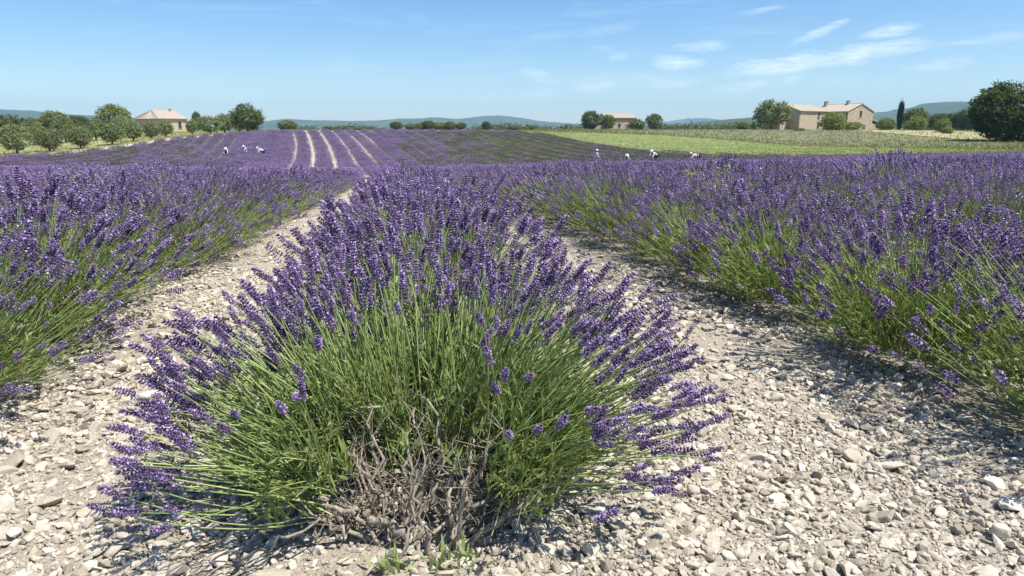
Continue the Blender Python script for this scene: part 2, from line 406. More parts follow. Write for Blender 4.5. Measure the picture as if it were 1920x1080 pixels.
def spindle(sides, stack, seed):
    """cheap flower head for bushes farther off: a stack of small bipyramids"""
    r = np.random.default_rng(seed); V = []; F = []; C = []
    for i in range(stack):
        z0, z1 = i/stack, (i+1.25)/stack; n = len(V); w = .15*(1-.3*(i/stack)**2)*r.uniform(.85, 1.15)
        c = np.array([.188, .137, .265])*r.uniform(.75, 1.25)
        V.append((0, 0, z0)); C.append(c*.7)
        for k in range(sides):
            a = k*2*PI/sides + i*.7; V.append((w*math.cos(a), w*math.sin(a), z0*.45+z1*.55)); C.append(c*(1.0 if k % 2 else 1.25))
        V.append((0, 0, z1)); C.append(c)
        for k in range(sides):
            q = (k+1) % sides; F.append((n, n+1+q, n+1+k)); F.append((n+1+sides, n+1+k, n+1+q))
    return np.array(V, float), np.array(F), np.array(C)
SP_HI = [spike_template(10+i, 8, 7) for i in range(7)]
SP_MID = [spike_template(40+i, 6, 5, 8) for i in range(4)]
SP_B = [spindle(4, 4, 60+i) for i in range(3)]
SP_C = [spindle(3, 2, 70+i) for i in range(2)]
def spike_tint(r, n):
    """bloom stages: dark buds, full violet, pale lilac, and a few heads gone grey brown"""
    st = np.array([[.72, .72, .78], [1, 1, 1], [1, 1, 1], [1.25, 1.28, 1.2], [1.15, 1.2, .85]])
    return st[r.choice(5, n, p=[.22, .3, .25, .17, .06])]*r.uniform(.8, 1.22, (n, 1))
def leaf_template(bend):
    v = np.array([[-.05, 0, 0], [.05, 0, 0], [-.075, bend*.25, .45], [.075, bend*.25, .45], [0, bend, 1.0]])
    return v, np.array([[0, 1, 3], [0, 3, 2], [2, 3, 4]]), np.array([[.9]*3, [.9]*3, [1]*3, [1]*3, [1.12]*3])
LEAF = leaf_template(.22)

def bush_tips(r, n, R, H, pfun):
    out = []
    while len(out) < n:
        m = n*4
        ph = r.uniform(-PI, PI, m); ct = r.uniform(.18, 1, m); th = np.arccos(ct)
        keep = r.random(m) < pfun(ph, th)
        out += list(zip(ph[keep], th[keep]))
    a = np.array(out[:n]); return a[:, 0], a[:, 1]
def bush_stems(r, ph, th, R, H, base_r, lo=.88, hi=1.08, z0=.06):
    n = len(ph); u = r.uniform(lo, hi, n)
    # a few clumps stand out from the dome
    u = u*(1 + .06*np.sin(ph*3+1.7) + .05*np.sin(ph*5+th*4))
    sh, ch = np.sin(th)**.82, np.cos(th)**.88
    tip = np.stack([R*sh*np.cos(ph)*u, R*sh*np.sin(ph)*u, z0 + (H-z0)*ch*u], 1)
    br = base_r*np.sqrt(r.random(n))*(.35+.65*np.sin(th)); bp = ph + r.normal(0, .35, n)
    base = np.stack([br*np.cos(bp), br*np.sin(bp), z0 + r.uniform(0, .1, n)], 1)
    L = np.linalg.norm(tip-base, axis=1, keepdims=True)
    lift = r.uniform(.02, .14, (n, 1)) - .19*np.clip(np.sin(th)[:, None], 0, 1)**3
    ctrl = base + (tip-base)*.55 + np.array([[0, 0, 1.0]])*L*lift + r.normal(0, .032, (n, 3))
    ctrl[:, 2] = np.maximum(ctrl[:, 2], .05); tip[:, 2] = np.maximum(tip[:, 2], .07)
    return base, ctrl, tip
GREENS = np.array([[.215, .285, .095], [.25, .33, .11], [.17, .245, .08], [.33, .38, .16], [.25, .31, .14]])
def green(r, n): return GREENS[r.integers(0, len(GREENS), n)]*r.uniform(.8, 1.2, (n, 1))

def leaves_on(geo, r, base, ctrl, tip, per, length, width, t0=.25, t1=1.0):
    n = len(base)*per
    i = np.repeat(np.arange(len(base)), per); t = r.uniform(t0, t1, n)[:, None]
    p = (1-t)**2*base[i] + 2*t*(1-t)*ctrl[i] + t*t*tip[i]
    d = norm(2*(1-t)*(ctrl[i]-base[i]) + 2*t*(tip[i]-ctrl[i]))
    side = norm(r.normal(0, 1, (n, 3))); d = norm(d + side*r.uniform(.25, .75, (n, 1)))
    L = r.uniform(.6, 1.25, n)*length
    sc = np.stack([L*width, L, L], 1)
    stamp(geo, *LEAF, frames(d, r.uniform(0, 6.28, n)), sc, p, green(r, n))

def bush_proto(seed, n_sp, sp_t, sp_len, n_shoot, per, leaf_len, leaf_w, single=None, stems=True, R=.72, H=.69, bloom=1.0, K=4, stem_w=.0016, tint=1.0):
    r = np.random.default_rng(seed)
    pf = lambda ph, th: np.clip(1.45 - th*.92, .16, 1.0)
    ph, th = bush_tips(r, n_sp, R, H, pf)
    b, c, t = bush_stems(r, ph, th, R, H, .34)
    gs = Geo()
    if stems: tubes(gs, bez(b, c, t, K), np.linspace(1.2, .8, K)[None]*stem_w*np.ones((n_sp, 1)), green(r, n_sp)*1.15, 3)
    gf = Geo(); d = norm(t-c); kind = r.integers(0, len(sp_t), n_sp)
    L = r.uniform(.7, 1.25, n_sp)*sp_len
    wide = np.stack([L*1.15, L*1.15, L], 1)
    tn = spike_tint(r, n_sp)*np.array(tint)
    rest = np.ones(n_sp, bool); singles = []
    if single is not None:                       # the spikes that show largest become parts of their own
        Fm = frames(d, r.uniform(0, 6, n_sp)); view, count = single
        order = np.argsort(np.linalg.norm(t - np.array(view)[None], axis=1)/L)[:count]; rest[order] = False
        for i in order:
            m = Matrix([list(q) for q in Fm[i]]).to_4x4(); m.translation = Vector(t[i]-d[i]*L[i]*.15)
            singles.append((int(r.integers(0, 7)), m @ Matrix.Diagonal((wide[i, 0], wide[i, 1], L[i], 1))))
    for k in range(len(sp_t)):
        s_ = (kind == k) & rest
        if s_.any(): stamp(gf, *sp_t[k], frames(d[s_], r.uniform(0, 6, s_.sum())), wide[s_], t[s_]-d[s_]*L[s_, None]*.15, tn[s_])
    gl = Geo()
    ph, th = bush_tips(r, n_shoot, R, H, lambda p, q: np.ones_like(p)*.9)
    b2, c2, t2 = bush_stems(r, ph, th*.92, R*.76, H*.74, .38, .6, 1.05)
    leaves_on(gl, r, b2, c2, t2, per, leaf_len, leaf_w)
    return (gl, gs, gf) if single is None else (gl, gs, gf, singles)

# --- the big bush in front
HERO = Vector((-.265, 1.88, 0)); HERO.z = gzf(HERO.x, HERO.y)
SPIKE_ME = []
for _k in range(7):
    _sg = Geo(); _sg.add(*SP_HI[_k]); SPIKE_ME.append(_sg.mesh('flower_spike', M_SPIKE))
def build_hero():
    r = np.random.default_rng(5)
    root = empty('lavender_bush', HERO)
    tag(root, 'big rounded lavender bush in front with bare woody stems at its foot', 'lavender', 'lavender bushes in rows')
    R, H = .785, .65
    camdir = -PI/2
    def dphi(ph): return np.abs((ph-camdir+PI) % (2*PI) - PI)
    def pf(ph, th):
        el = PI/2-th; f = np.clip((dphi(ph)-.55)/.55, 0, 1)          # 0 towards the camera
        low = np.clip((.98-el)/.35, 0, 1)                             # 1 low on the dome
        p = np.clip(1.3 - th/1.5*.65, .3, 1)
        return p*(1 - low*(1-f)*.45)
    n = 1180
    ph, th = bush_tips(r, n, R, H, pf)
    # hole at the foot towards the camera
    ok = ~((dphi(ph) < .62) & (th > 1.0)); ph, th = ph[ok], th[ok]; n = len(ph)
    b, c, t = bush_stems(r, ph, th, R, H, .40, .82, 1.07, .07)
    def clear(b, c, t):
        P = bez(b, c, t, 9); q = (np.abs(P[..., 0]-.01) < .19) & (P[..., 1] < -.12) & (P[..., 2] < .27)
        return ~q.any(1)
    ok = clear(b, c, t); b, c, t = b[ok], c[ok], t[ok]; n = len(b)
    gs = Geo(); tubes(gs, bez(b, c, t, 6), np.linspace(1.25, .75, 6)[None]*.0019*np.ones((n, 1)), green(r, n)*1.15, 4)
    # leafless green stems that fill the front
    n2 = 1500
    ph2, th2 = bush_tips(r, n2, R, H, lambda p, q: np.where(dphi(p) < 1.2, 1.0, .45))
    ok = ~((dphi(ph2) < .5) & (th2 > 1.02)); ph2, th2 = ph2[ok], th2[ok]
    b2, c2, t2 = bush_stems(r, ph2, th2*.88, R*.86, H*.84, .47, .58, .98, .07)
    ok = clear(b2, c2, t2); b2, c2, t2, ph2 = b2[ok], c2[ok], t2[ok], ph2[ok]
    tubes(gs, bez(b2, c2, t2, 5), np.linspace(1.2, .55, 5)[None]*.0018*np.ones((len(ph2), 1)), green(r, len(ph2))*1.2, 3)
    tag(obj('flower_stems', gs.mesh('flower_stems', M_STEM), root), kind='stuff')
    gl = Geo()
    leaves_on(gl, r, b2, c2, t2, 9, .040, 1.05, .25, 1.0)
    n3 = 1500
    ph3, th3 = bush_tips(r, n3, R, H, lambda p, q: np.where((dphi(p) < .55) & (q > .92), .0, .9))
    b3, c3, t3 = bush_stems(r, ph3, th3*.9, R*.72, H*.6, .5, .6, 1.08, .05)
    ok = clear(b3, c3, t3); b3, c3, t3 = b3[ok], c3[ok], t3[ok]
    leaves_on(gl, r, b3, c3, t3, 14, .038, 1.1, .3, 1.0)
    tag(obj('foliage', gl.mesh('foliage', M_LEAF), root), kind='stuff')
    d = norm(t-c); kind = r.integers(0, 7, n); L = r.uniform(.038, .078, n)
    # the 300 spikes that show largest: near the camera and on the outside of the dome
    P = t + np.array(HERO)[None]
    score = np.linalg.norm(P - np.array([0, 0, CAM_H])[None], axis=1)/L*.06
    order = np.argsort(score); chosen = set(order[:300].tolist())
    sm = SPIKE_ME
    Fm = frames(d, r.uniform(0, 6, n))
    for i in order[:300]:
        o = bpy.data.objects.new('flower_spike', sm[kind[i]]); link(o, root)
        m = Matrix([list(row) for row in Fm[i]]).to_4x4(); m.translation = Vector(t[i]-d[i]*L[i]*.15)
        o.matrix_local = m @ Matrix.Diagonal((L[i]**.5*.25, L[i]**.5*.25, L[i], 1))
    gf = Geo(); rest = np.array([i not in chosen for i in range(n)])
    for k in range(7):
        s_ = rest & (kind == k)
        stamp(gf, *SP_HI[k], Fm[s_], np.stack([L[s_]**.5*.25, L[s_]**.5*.25, L[s_]], 1), t[s_]-d[s_]*L[s_, None]*.15, spike_tint(r, s_.sum()))
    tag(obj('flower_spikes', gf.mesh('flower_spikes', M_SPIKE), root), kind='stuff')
    # bare woody stems fanning out of the foot, each its own part
    def woody(a, m, c, r0, r1, K=13):
        A, B, C_ = (np.array([q], float) for q in (a, m, c))
        P = bez(A, B, C_, K); P[:, 1:-1] += r.normal(0, .009, (1, K-2, 3))
        g = Geo(); tubes(g, P, np.linspace(r0, r1, K)[None]*r.uniform(.7, 1.3, (1, K)), (.5, .5, .5), 6)
        obj('woody_stem', g.mesh('woody_stem', M_WOOD, True), root); return P[0]
    twig_from = []
    fx, fy = .02, -.30
    for i in range(38):
        f = (i+.5)/38; a = (f-.5)*2
        bx_, by_ = fx + a*.19 + r.normal(0, .04), fy + r.normal(0, .05) + .05*abs(a)
        out = a*r.uniform(.05, .3) + r.normal(0, .09)
        tipp = (bx_+out, by_ + r.uniform(-.02, .22), r.uniform(.10, .34)*(1.15-.5*abs(a)))
        midp = (bx_+out*.45+r.normal(0, .02), by_+r.uniform(-.05, .08), tipp[2]*r.uniform(.35, .7))
        twig_from.append(woody((bx_, by_, -.01), midp, tipp, r.uniform(.0045, .0095), r.uniform(.002, .0035)))
    woody((.05, fy-.05, -.02), (.0, fy-.02, .05), (-.16, fy+.04, .085), .015, .008)
    woody((.12, fy-.03, -.02), (.115, fy+.02, .08), (.16, fy+.1, .19), .011, .005)
    woody((-.14, fy+.0, .08), (-.24, fy-.04, .12), (-.30, fy+.05, .17), .008, .0035)
    woody((.02, fy-.02, .02), (.2, fy+.02, .1), (.33, fy+.14, .2), .008, .003)
    woody((-.2, fy-.02, .09), (-.34, fy-.1, .05), (-.47, fy-.16, .025), .005, .002)
    woody((-.02, fy-.12, .01), (-.15, fy-.17, .03), (-.3, fy-.22, .012), .006, .002)
    # fine dry twigs
    gt = Geo(); N = 650
    src = [twig_from[i % len(twig_from)] for i in range(N)]
    p0 = np.array([s_[r.integers(3, 13)] for s_ in src])
    dd = norm(r.normal(0, 1, (N, 3)) + np.array([[0, .25, .8]])); ln = r.uniform(.03, .13, (N, 1))
    p2 = p0 + dd*ln; p1 = (p0+p2)/2 + r.normal(0, .012, (N, 3))
    tubes(gt, bez(p0, p1, p2, 4), np.linspace(1.1, .5, 4)[None]*.0013*np.ones((N, 1)), (.5, .5, .5), 3)
    tag(obj('dry_twigs', gt.mesh('dry_twigs', M_WOOD), root), kind='stuff')
    # tufts of fresh green at the foot and on the bare stems
    gg = Geo()
    for (x, y, z, q) in [(-.03, fy-.13, .0, 26), (.10, fy-.12, .0, 22), (.16, fy-.10, .0, 14), (-.02, fy+.1, .2, 26), (.12, fy+.06, .2, 20), (-.17, fy+.05, .2, 30), (-.26, fy+.02, .17, 30), (.25, fy+.05, .18, 30), (-.33, fy-.02, .1, 30), (.3, fy+.02, .1, 28), (.2, fy+.12, .26, 30), (-.1, fy+.16, .3, 30)]:
        pos = np.array([[x, y, z]]) + r.normal(0, .018, (q, 3)); pos[:, 2] = np.abs(pos[:, 2])
        dr = norm(r.normal(0, .55, (q, 3)) + np.array([[x*1.0, -.15, 1.0]])); LL = r.uniform(.03, .065, q)
        stamp(gg, *LEAF, frames(dr, r.uniform(0, 6, q)), np.stack([LL*1.1, LL, LL], 1), pos, green(r, q)*1.1)
    tag(obj('young_shoots', gg.mesh('young_shoots', M_LEAF), root), kind='stuff')
build_hero()

# --- prototypes for the rows (linked later as individual bushes)
def proto_meshes(tagname, seeds, **kw):
    out = []
    for sd in seeds:
        gl, gs, gf = bush_proto(sd, **kw)
        out.append((gl.mesh('foliage', M_LEAF), gs.mesh('flower_stems', M_STEM) if gs.v else None, gf.mesh('flower_spikes', M_SPIKE)))
    return out
LOD_A = proto_meshes('a', (101, 102, 103, 104), n_sp=430, sp_t=SP_MID, sp_len=.066, n_shoot=1000, per=8, leaf_len=.042, leaf_w=1.25)
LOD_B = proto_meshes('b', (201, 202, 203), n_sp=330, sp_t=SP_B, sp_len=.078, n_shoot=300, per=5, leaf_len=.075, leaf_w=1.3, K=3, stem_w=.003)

def bush_positions():
    pts = []
    for k in range(-40, 34):
        y = 1.0 + rng.uniform(0, .5)
        if k == 0: y = 2.86
        i = 0
        while y < 125:
            x = xc(y) + row_off(k, y) + rng.normal(0, .04)
            if k == 0 and y < 5: x += -.05*(5-y)/3
            px = 960 + x/(.974*max(y, .5))*FOC
            if (-420 < px < 2450 or y < 4) and y < LEFT_EDGE(px) - 1.2:
                pts.append((x, y, k, i, px)); i += 1
            y += rng.uniform(.80, 1.06)
    return pts
BUSH = bush_positions()
ORD = ['front', 'second', 'third', 'fourth', 'fifth', 'sixth', 'seventh', 'eighth']
ROWNAME = {0: 'the middle row', -1: 'the row left of the gravel path', 1: 'the row right of the wide gravel strip'}
def rowname(k):
    if k in ROWNAME: return ROWNAME[k]
    w = ['', '', 'second', 'third', 'fourth', 'fifth', 'sixth', 'seventh', 'eighth', 'ninth', 'tenth', 'eleventh', 'twelfth', 'thirteenth', 'fourteenth', 'fifteenth']
    return f"the {w[min(abs(k), 15)]} row to the {'left' if k < 0 else 'right'}"
def place_bushes():
    vis = [b for b in BUSH if -160 < b[4] < 2080 and b[1] > 1.6]
    vis.sort(key=lambda b: b[1])
    side = [b for b in BUSH if not (-160 < b[4] < 2080 and b[1] > 1.6) and b[1] < 6 and abs(b[2]) < 4 and -900 < b[4] < 2800]
    single = (side + vis)[:299]; ids = {(b[2], b[3]) for b in single}
    seen = {}; n_close = 0
    for (x, y, k, i, px) in single:
        q = seen.get(k, 0); seen[k] = q+1
        lod = LOD_A if y < 8.0 else LOD_B
        fo, st, fl = lod[random.randrange(len(lod))]
        singles = ()
        close = y < 4.8 and -150 < px < 2070 and abs(k) < 2
        if close:
            gl, gs, gf, singles = bush_proto(900+n_close, n_sp=430, sp_t=SP_MID, sp_len=.07, n_shoot=1250, per=9, leaf_len=.042, leaf_w=1.15, single=((-x, -y, CAM_H), 140))
            fo, st, fl = gl.mesh('foliage', M_LEAF), gs.mesh('flower_stems', M_STEM), gf.mesh('flower_spikes', M_SPIKE); n_close += 1
        root = empty('lavender_bush', (x, y, gzf(x, y) - .015), 0.0 if close else random.uniform(0, 6.28))
        s_ = random.uniform(.90, 1.09)*(1.05 if abs(k) == 1 and y < 7 else 1.0); root.scale = (s_, s_, s_*random.uniform(.92, 1.06))
        q1 = q + (1 if k == 0 else 0)
        if q1 < 8 and abs(k) < 4:
            lab = f"{ORD[q1]} violet lavender bush from the front in {rowname(k)}"
        elif abs(k) < 2:
            lab = f"violet lavender bush merging with neighbours far along {rowname(k)}"
        else:
            lab = f"violet lavender bush merging with its neighbours in {rowname(k)}"
        tag(root, lab, 'lavender', 'lavender bushes in rows')
        tag(obj('foliage', fo, root), kind='stuff')
        if st: tag(obj('flower_stems', st, root), kind='stuff')
        tag(obj('flower_spikes', fl, root), kind='stuff')
        for (v, m) in singles:
            o = bpy.data.objects.new('flower_spike', SPIKE_ME[v]); link(o, root); o.matrix_local = m
    return [b for b in BUSH if (b[2], b[3]) not in ids and b[1] > 6]
REST = place_bushes()

# --- geometry-nodes scatter of shared pieces on a cloud of points ("stuff")
def scatter(name, pos, rot, scl, idx, protos, parent=None, mat=None):
    col = bpy.data.collections.new(name + '_pieces')
    for q, me in enumerate(protos):
        o = bpy.data.objects.new(f'{name}_piece_{q:02d}', me); col.objects.link(o)
    me = bpy.data.meshes.new(name); n = len(pos)
    me.vertices.add(n); me.vertices.foreach_set('co', np.asarray(pos, np.float32).ravel())
    a = me.attributes.new('rot', 'FLOAT_VECTOR', 'POINT'); a.data.foreach_set('vector', np.asarray(rot, np.float32).ravel())
    a = me.attributes.new('scl', 'FLOAT_VECTOR', 'POINT'); a.data.foreach_set('vector', np.asarray(scl, np.float32).ravel())
    a = me.attributes.new('idx', 'INT', 'POINT'); a.data.foreach_set('value', np.asarray(idx, np.int32))
    o = bpy.data.objects.new(name, me); link(o, parent)
    ng = bpy.data.node_groups.new(name, 'GeometryNodeTree')
    ng.interface.new_socket('Geometry', in_out='INPUT', socket_type='NodeSocketGeometry')
    ng.interface.new_socket('Geometry', in_out='OUTPUT', socket_type='NodeSocketGeometry')
    N = ng.nodes; Lk = ng.links
    gi = N.new('NodeGroupInput'); go = N.new('NodeGroupOutput'); iop = N.new('GeometryNodeInstanceOnPoints')
    ci = N.new('GeometryNodeCollectionInfo'); ci.inputs[0].default_value = col
    ci.inputs['Separate Children'].default_value = True; ci.inputs['Reset Children'].default_value = True
    def attr(nm, ty):
        q = N.new('GeometryNodeInputNamedAttribute'); q.data_type = ty; q.inputs[0].default_value = nm
        return next(s_ for s_ in q.outputs if s_.enabled and s_.name == 'Attribute')
    Lk.new(gi.outputs[0], iop.inputs['Points']); Lk.new(ci.outputs[0], iop.inputs['Instance'])
    iop.inputs['Pick Instance'].default_value = True
    Lk.new(attr('idx', 'INT'), iop.inputs['Instance Index'])
    e2r = N.new('FunctionNodeEulerToRotation'); Lk.new(attr('rot', 'FLOAT_VECTOR'), e2r.inputs[0]); Lk.new(e2r.outputs[0], iop.inputs['Rotation'])
    Lk.new(attr('scl', 'FLOAT_VECTOR'), iop.inputs['Scale'])
    Lk.new(iop.outputs[0], go.inputs[0])
    md = o.modifiers.new('scatter', 'NODES'); md.node_group = ng
    return tag(o, kind='stuff')

def merged_bush(seed, tint=1.0, n_sp=190, **kw):
    gl, gs, gf = bush_proto(seed, n_sp=n_sp, sp_t=SP_C, sp_len=.125, n_shoot=110, per=4, leaf_len=.12, leaf_w=1.7, stems=False, tint=tint, **kw)
    me = gl.mesh('bush', M_LEAF); me2 = gf.mesh('bush2', M_SPIKE)
    bm = bmesh.new(); bm.from_mesh(me); n0 = len(bm.faces); bm.from_mesh(me2); bm.faces.ensure_lookup_table()
    for f in bm.faces[n0:]: f.material_index = 1
    out = bpy.data.meshes.new('far_bush'); bm.to_mesh(out); bm.free()
    out.materials.append(M_LEAF); out.materials.append(M_SPIKE); return out
def far_field():
    protos = [merged_bush(301), merged_bush(302), merged_bush(303),
              merged_bush(311, (.55, .62, .45), 100), merged_bush(312, (.6, .66, .5), 80)]       # past flowering: greyer, fewer heads
    pos, rot, scl, idx = [], [], [], []
    for (x, y, k, i, px) in REST:
        fade = 0.0
        if y > 50:
            fade = np.clip((px-700)/260, 0, .93) if px > 700 else np.clip((480-px)/360, 0, .7)
        s_ = random.uniform(.95, 1.12); lat = 1.2 if 545 < px < 712 else (1.5 if 430 < px < 760 else 1.12)
        if y > 45 and random.random() < .04: continue
        pos.append((x, y, gzf(x, y)-.02)); far = y > 45
        hd = math.atan(.155 + .0016*y)
        rot.append((0, 0, hd + random.choice((0, PI)) if far else random.uniform(0, 6.28)))
        scl.append((s_*lat, s_*1.35, s_*.8) if far else (s_, s_, s_*.92))
        idx.append(random.randrange(3, 5) if random.random() < fade else random.randrange(3))
    o = scatter('lavender_field', pos, rot, scl, idx, protos)
    tag(o, 'mass of purple lavender rows filling the valley and the far slope', 'lavender field')
far_field()
patch('weedy_soil', M_WEEDS, lambda p: 50, lambda p: LEFT_EDGE(p)-.2, 706, 1330, .06, 60, 30)
patch('weedy_soil', M_WEEDS, lambda p: 50, lambda p: LEFT_EDGE(p)-.4, -500, 530, .06, 60, 30)

# ------------------------------------------------------------------ gravel
def stone_mesh(seed):
    r = np.random.default_rng(seed); n = r.integers(10, 20)
    p = norm(r.normal(0, 1, (n, 3))); e = r.uniform(.75, 1.0)
    p = np.sign(p)*np.abs(p)**e*r.uniform(.8, 1.08, (n, 1))*np.array([.5, .5*r.uniform(.6, .95), .5*r.uniform(.4, .75)])
    bm = bmesh.new()
    for q in p: bm.verts.new(q)
    res = bmesh.ops.convex_hull(bm, input=bm.verts)
    bmesh.ops.delete(bm, geom=[g for g in res['geom_interior'] if isinstance(g, bmesh.types.BMVert)], context='VERTS')
    bmesh.ops.dissolve_limit(bm, angle_limit=.25, verts=bm.verts, edges=bm.edges)
    bmesh.ops.bevel(bm, geom=list(bm.edges), offset=.03, segments=1, profile=.6, affect='EDGES', clamp_overlap=True)
    bmesh.ops.triangulate(bm, faces=bm.faces)
    me = bpy.data.meshes.new('stone'); bm.to_mesh(me); bm.free()
    if seed % 7 == 0: me.polygons.foreach_set('use_smooth', np.ones(len(me.polygons), bool))
    me.materials.append(M_STONE); return me
STONES = [stone_mesh(500+i) for i in range(14)]
def gravel():
    r = np.random.default_rng(11)
    def region(n, y0, y1, med, sig, lo, hi):
        y = np.sqrt(r.uniform(y0*y0, y1*y1, n)); t = r.uniform(-.92, .92, n); x = t*y
        s_ = np.clip(np.exp(r.normal(math.log(med), sig, n)), lo, hi)
        return np.stack([x, y, s_], 1)
    A = np.concatenate([region(88000, 1.0, 3.0, .0125, .60, .006, .07), region(52000, 3.0, 5.5, .016, .58, .008, .075),
                        region(20000, 5.5, 12, .028, .45, .015, .08), region(1100, 1.0, 5.0, .044, .3, .03, .08)])
    # keep the strips between the rows (plants hide the rest)
    off = A[:, 0] - xc(A[:, 1]); keep = np.zeros(len(A), bool)
    for k in range(-6, 7):
        a, b = row_off(k), row_off(k+1)
        keep |= (off > a+.12) & (off < b-.12)
    keep |= (A[:, 1] < 2.1)
    # sandy bare patches with fewer stones
    bare = np.sin(A[:, 0]*2.3+A[:, 1]*1.7)+np.sin(A[:, 0]*4.1-A[:, 1]*3.3+1) + .6*np.sin(A[:, 0]*9+A[:, 1]*7)
    keep &= ~((bare > 1.05) & (r.random(len(A)) < .6))
    A = A[keep]; n = len(A)
    z = gz(A[:, 0], A[:, 1]) + A[:, 2]*r.uniform(-.08, .26, n)
    pos = np.stack([A[:, 0], A[:, 1], z], 1)
    rot = np.stack([r.normal(0, .35, n), r.normal(0, .35, n), r.uniform(0, 6.28, n)], 1)
    scl = A[:, 2:3]*np.stack([r.uniform(.8, 1.4, n), r.uniform(.8, 1.2, n), r.uniform(.75, 1.15, n)], 1)
    idx = r.integers(0, len(STONES), n)
    # the 300 stones that show largest are parts of the ground
    px = 960 + A[:, 0]/(A[:, 1]*.974+.24)*FOC
    inview = (px > 0) & (px < 1920) & (A[:, 1] > 1.48) & (np.hypot(A[:, 0]-HERO.x, A[:, 1]-HERO.y) > .62)
    for k in (-1, 1): inview &= np.abs(A[:, 0]-xc(A[:, 1])-row_off(k)) > .75
    show = np.where(inview, A[:, 2]/(A[:, 1]+.2), 0); order = np.argsort(-show)[:300]
    for i in order:
        o = bpy.data.objects.new('stone', STONES[idx[i]]); link(o, ground)
        o.location = pos[i]; o.rotation_euler = rot[i]; o.scale = scl[i]
    rest = np.ones(n, bool); rest[order] = False
    scatter('gravel', pos[rest], rot[rest], scl[rest], idx[rest], STONES, ground)
gravel()

def litter():
    """dry stems, fallen florets and leaf bits on the stones"""
    r = np.random.default_rng(31); n = 5200
    y = np.sqrt(r.uniform(1.0, 64, n)); k = r.integers(-2, 3, n); off = np.array([row_off(q, yy) for q, yy in zip(k, y)])
    x = xc(y) + off + r.normal(0, .62, n); z = gz(x, y) + .012 + r.uniform(0, .012, n)
    d = norm(np.stack([r.normal(0, 1, n), r.normal(0, 1, n), r.normal(0, .18, n)], 1)); L = np.exp(r.normal(math.log(.022), .55, n))
    c = np.array([[.22, .18, .12], [.33, .28, .19], [.12, .10, .07], [.16, .13, .20]])[r.integers(0, 4, n)]*r.uniform(.7, 1.2, (n, 1))
    g = Geo(); stamp(g, *LEAF, frames(d, r.uniform(0, 6, n)), np.stack([L*.0+.014, L*.5, L], 1), np.stack([x, y, z], 1), c)
    tag(obj('plant_litter', g.mesh('plant_litter', M_GRASS)), 'dry stem and leaf bits lying on the stones', 'litter', kind='stuff')
litter()

# ------------------------------------------------------------------ trees and shrubs
def card_template():
    v = np.array([[-.5, -.35, 0], [.5, -.35, .08], [.5, .35, 0], [-.5, .35, .08]])
    return v, np.array([[0, 1, 2, 3]]), np.ones((4, 3))
CARD = card_template()
def crown_mesh(seed, rx, rz, zc, clumps, per, size, col, flatten=.0, lobes=7, to_ground=False, lobe_amp=1.0):
    """leaf-sized faces in clumps spread through an uneven crown; unit tree is 1 high"""
    r = np.random.default_rng(seed); g = Geo()
    lobe_d = norm(r.normal(0, 1, (lobes, 3))); lobe_s = r.uniform(-.14, .22, lobes)*lobe_amp
    d = norm(r.normal(0, 1, (clumps, 3)))
    if not to_ground: d[:, 2] = np.abs(d[:, 2])*np.where(r.random(clumps) < .58, 1, -1)
    w = 1 + ((np.maximum(d @ lobe_d.T, 0)**4)*lobe_s[None]).sum(1)
    rad = r.uniform(.35, 1.0, clumps)**.45*w
    P = d*rad[:, None]*np.array([rx, rx, rz]) + np.array([0, 0, zc])
    P[:, 2] = np.maximum(P[:, 2], .04)
    cs = r.uniform(.6, 1.3, clumps)*size*2.1
    tint = r.uniform(.72, 1.3, (clumps, 1))*np.array([col]) * (1+r.normal(0, .05, (clumps, 3)))
    i = np.repeat(np.arange(clumps), per); n = len(i)
    pos = P[i] + r.normal(0, .5, (n, 3))*cs[i, None]
    pos[:, 2] = np.maximum(pos[:, 2], .01)
    nr = norm(norm(d)[i]*.7 + r.normal(0, .7, (n, 3)) + np.array([[0, 0, .35]]))
    stamp(g, *CARD, frames(nr, r.uniform(0, 6, n)), r.uniform(.5, 1.2, n)*size, pos, tint[i]*r.uniform(.8, 1.2, (n, 1)))
    return g.mesh('crown', M_CROWN)
def trunk_mesh(seed, h, r0, limbs, spread):
    r = np.random.default_rng(seed); g = Geo()
    p = np.array([[0, 0, -.03], [r.normal(0, .01), r.normal(0, .01), h*.5], [r.normal(0, .02), r.normal(0, .02), h]])[None]
    tubes(g, p, np.array([[r0*1.3, r0, r0*.8]]), (.5,)*3, 7)
    for k in range(limbs):
        a = k*2*PI/limbs + r.uniform(-.4, .4); st = p[:, r.integers(1, 3)]
        tip = np.array([[math.cos(a)*spread*r.uniform(.5, 1), math.sin(a)*spread*r.uniform(.5, 1), h + r.uniform(.18, .45)]])
        mid = (st+tip)/2 + np.array([[math.cos(a)*spread*.15, math.sin(a)*spread*.15, -.03]])
        tubes(g, bez(st, mid, tip, 5), np.linspace(.6, .18, 5)[None]*r0, (.5,)*3, 5)
    return g.mesh('trunk', M_TRUNK, True)
OL = (.19, .225, .105); DK = (.10, .125, .045); MD = (.155, .185, .062); LT = (.20, .24, .075); CY = (.05, .065, .03)
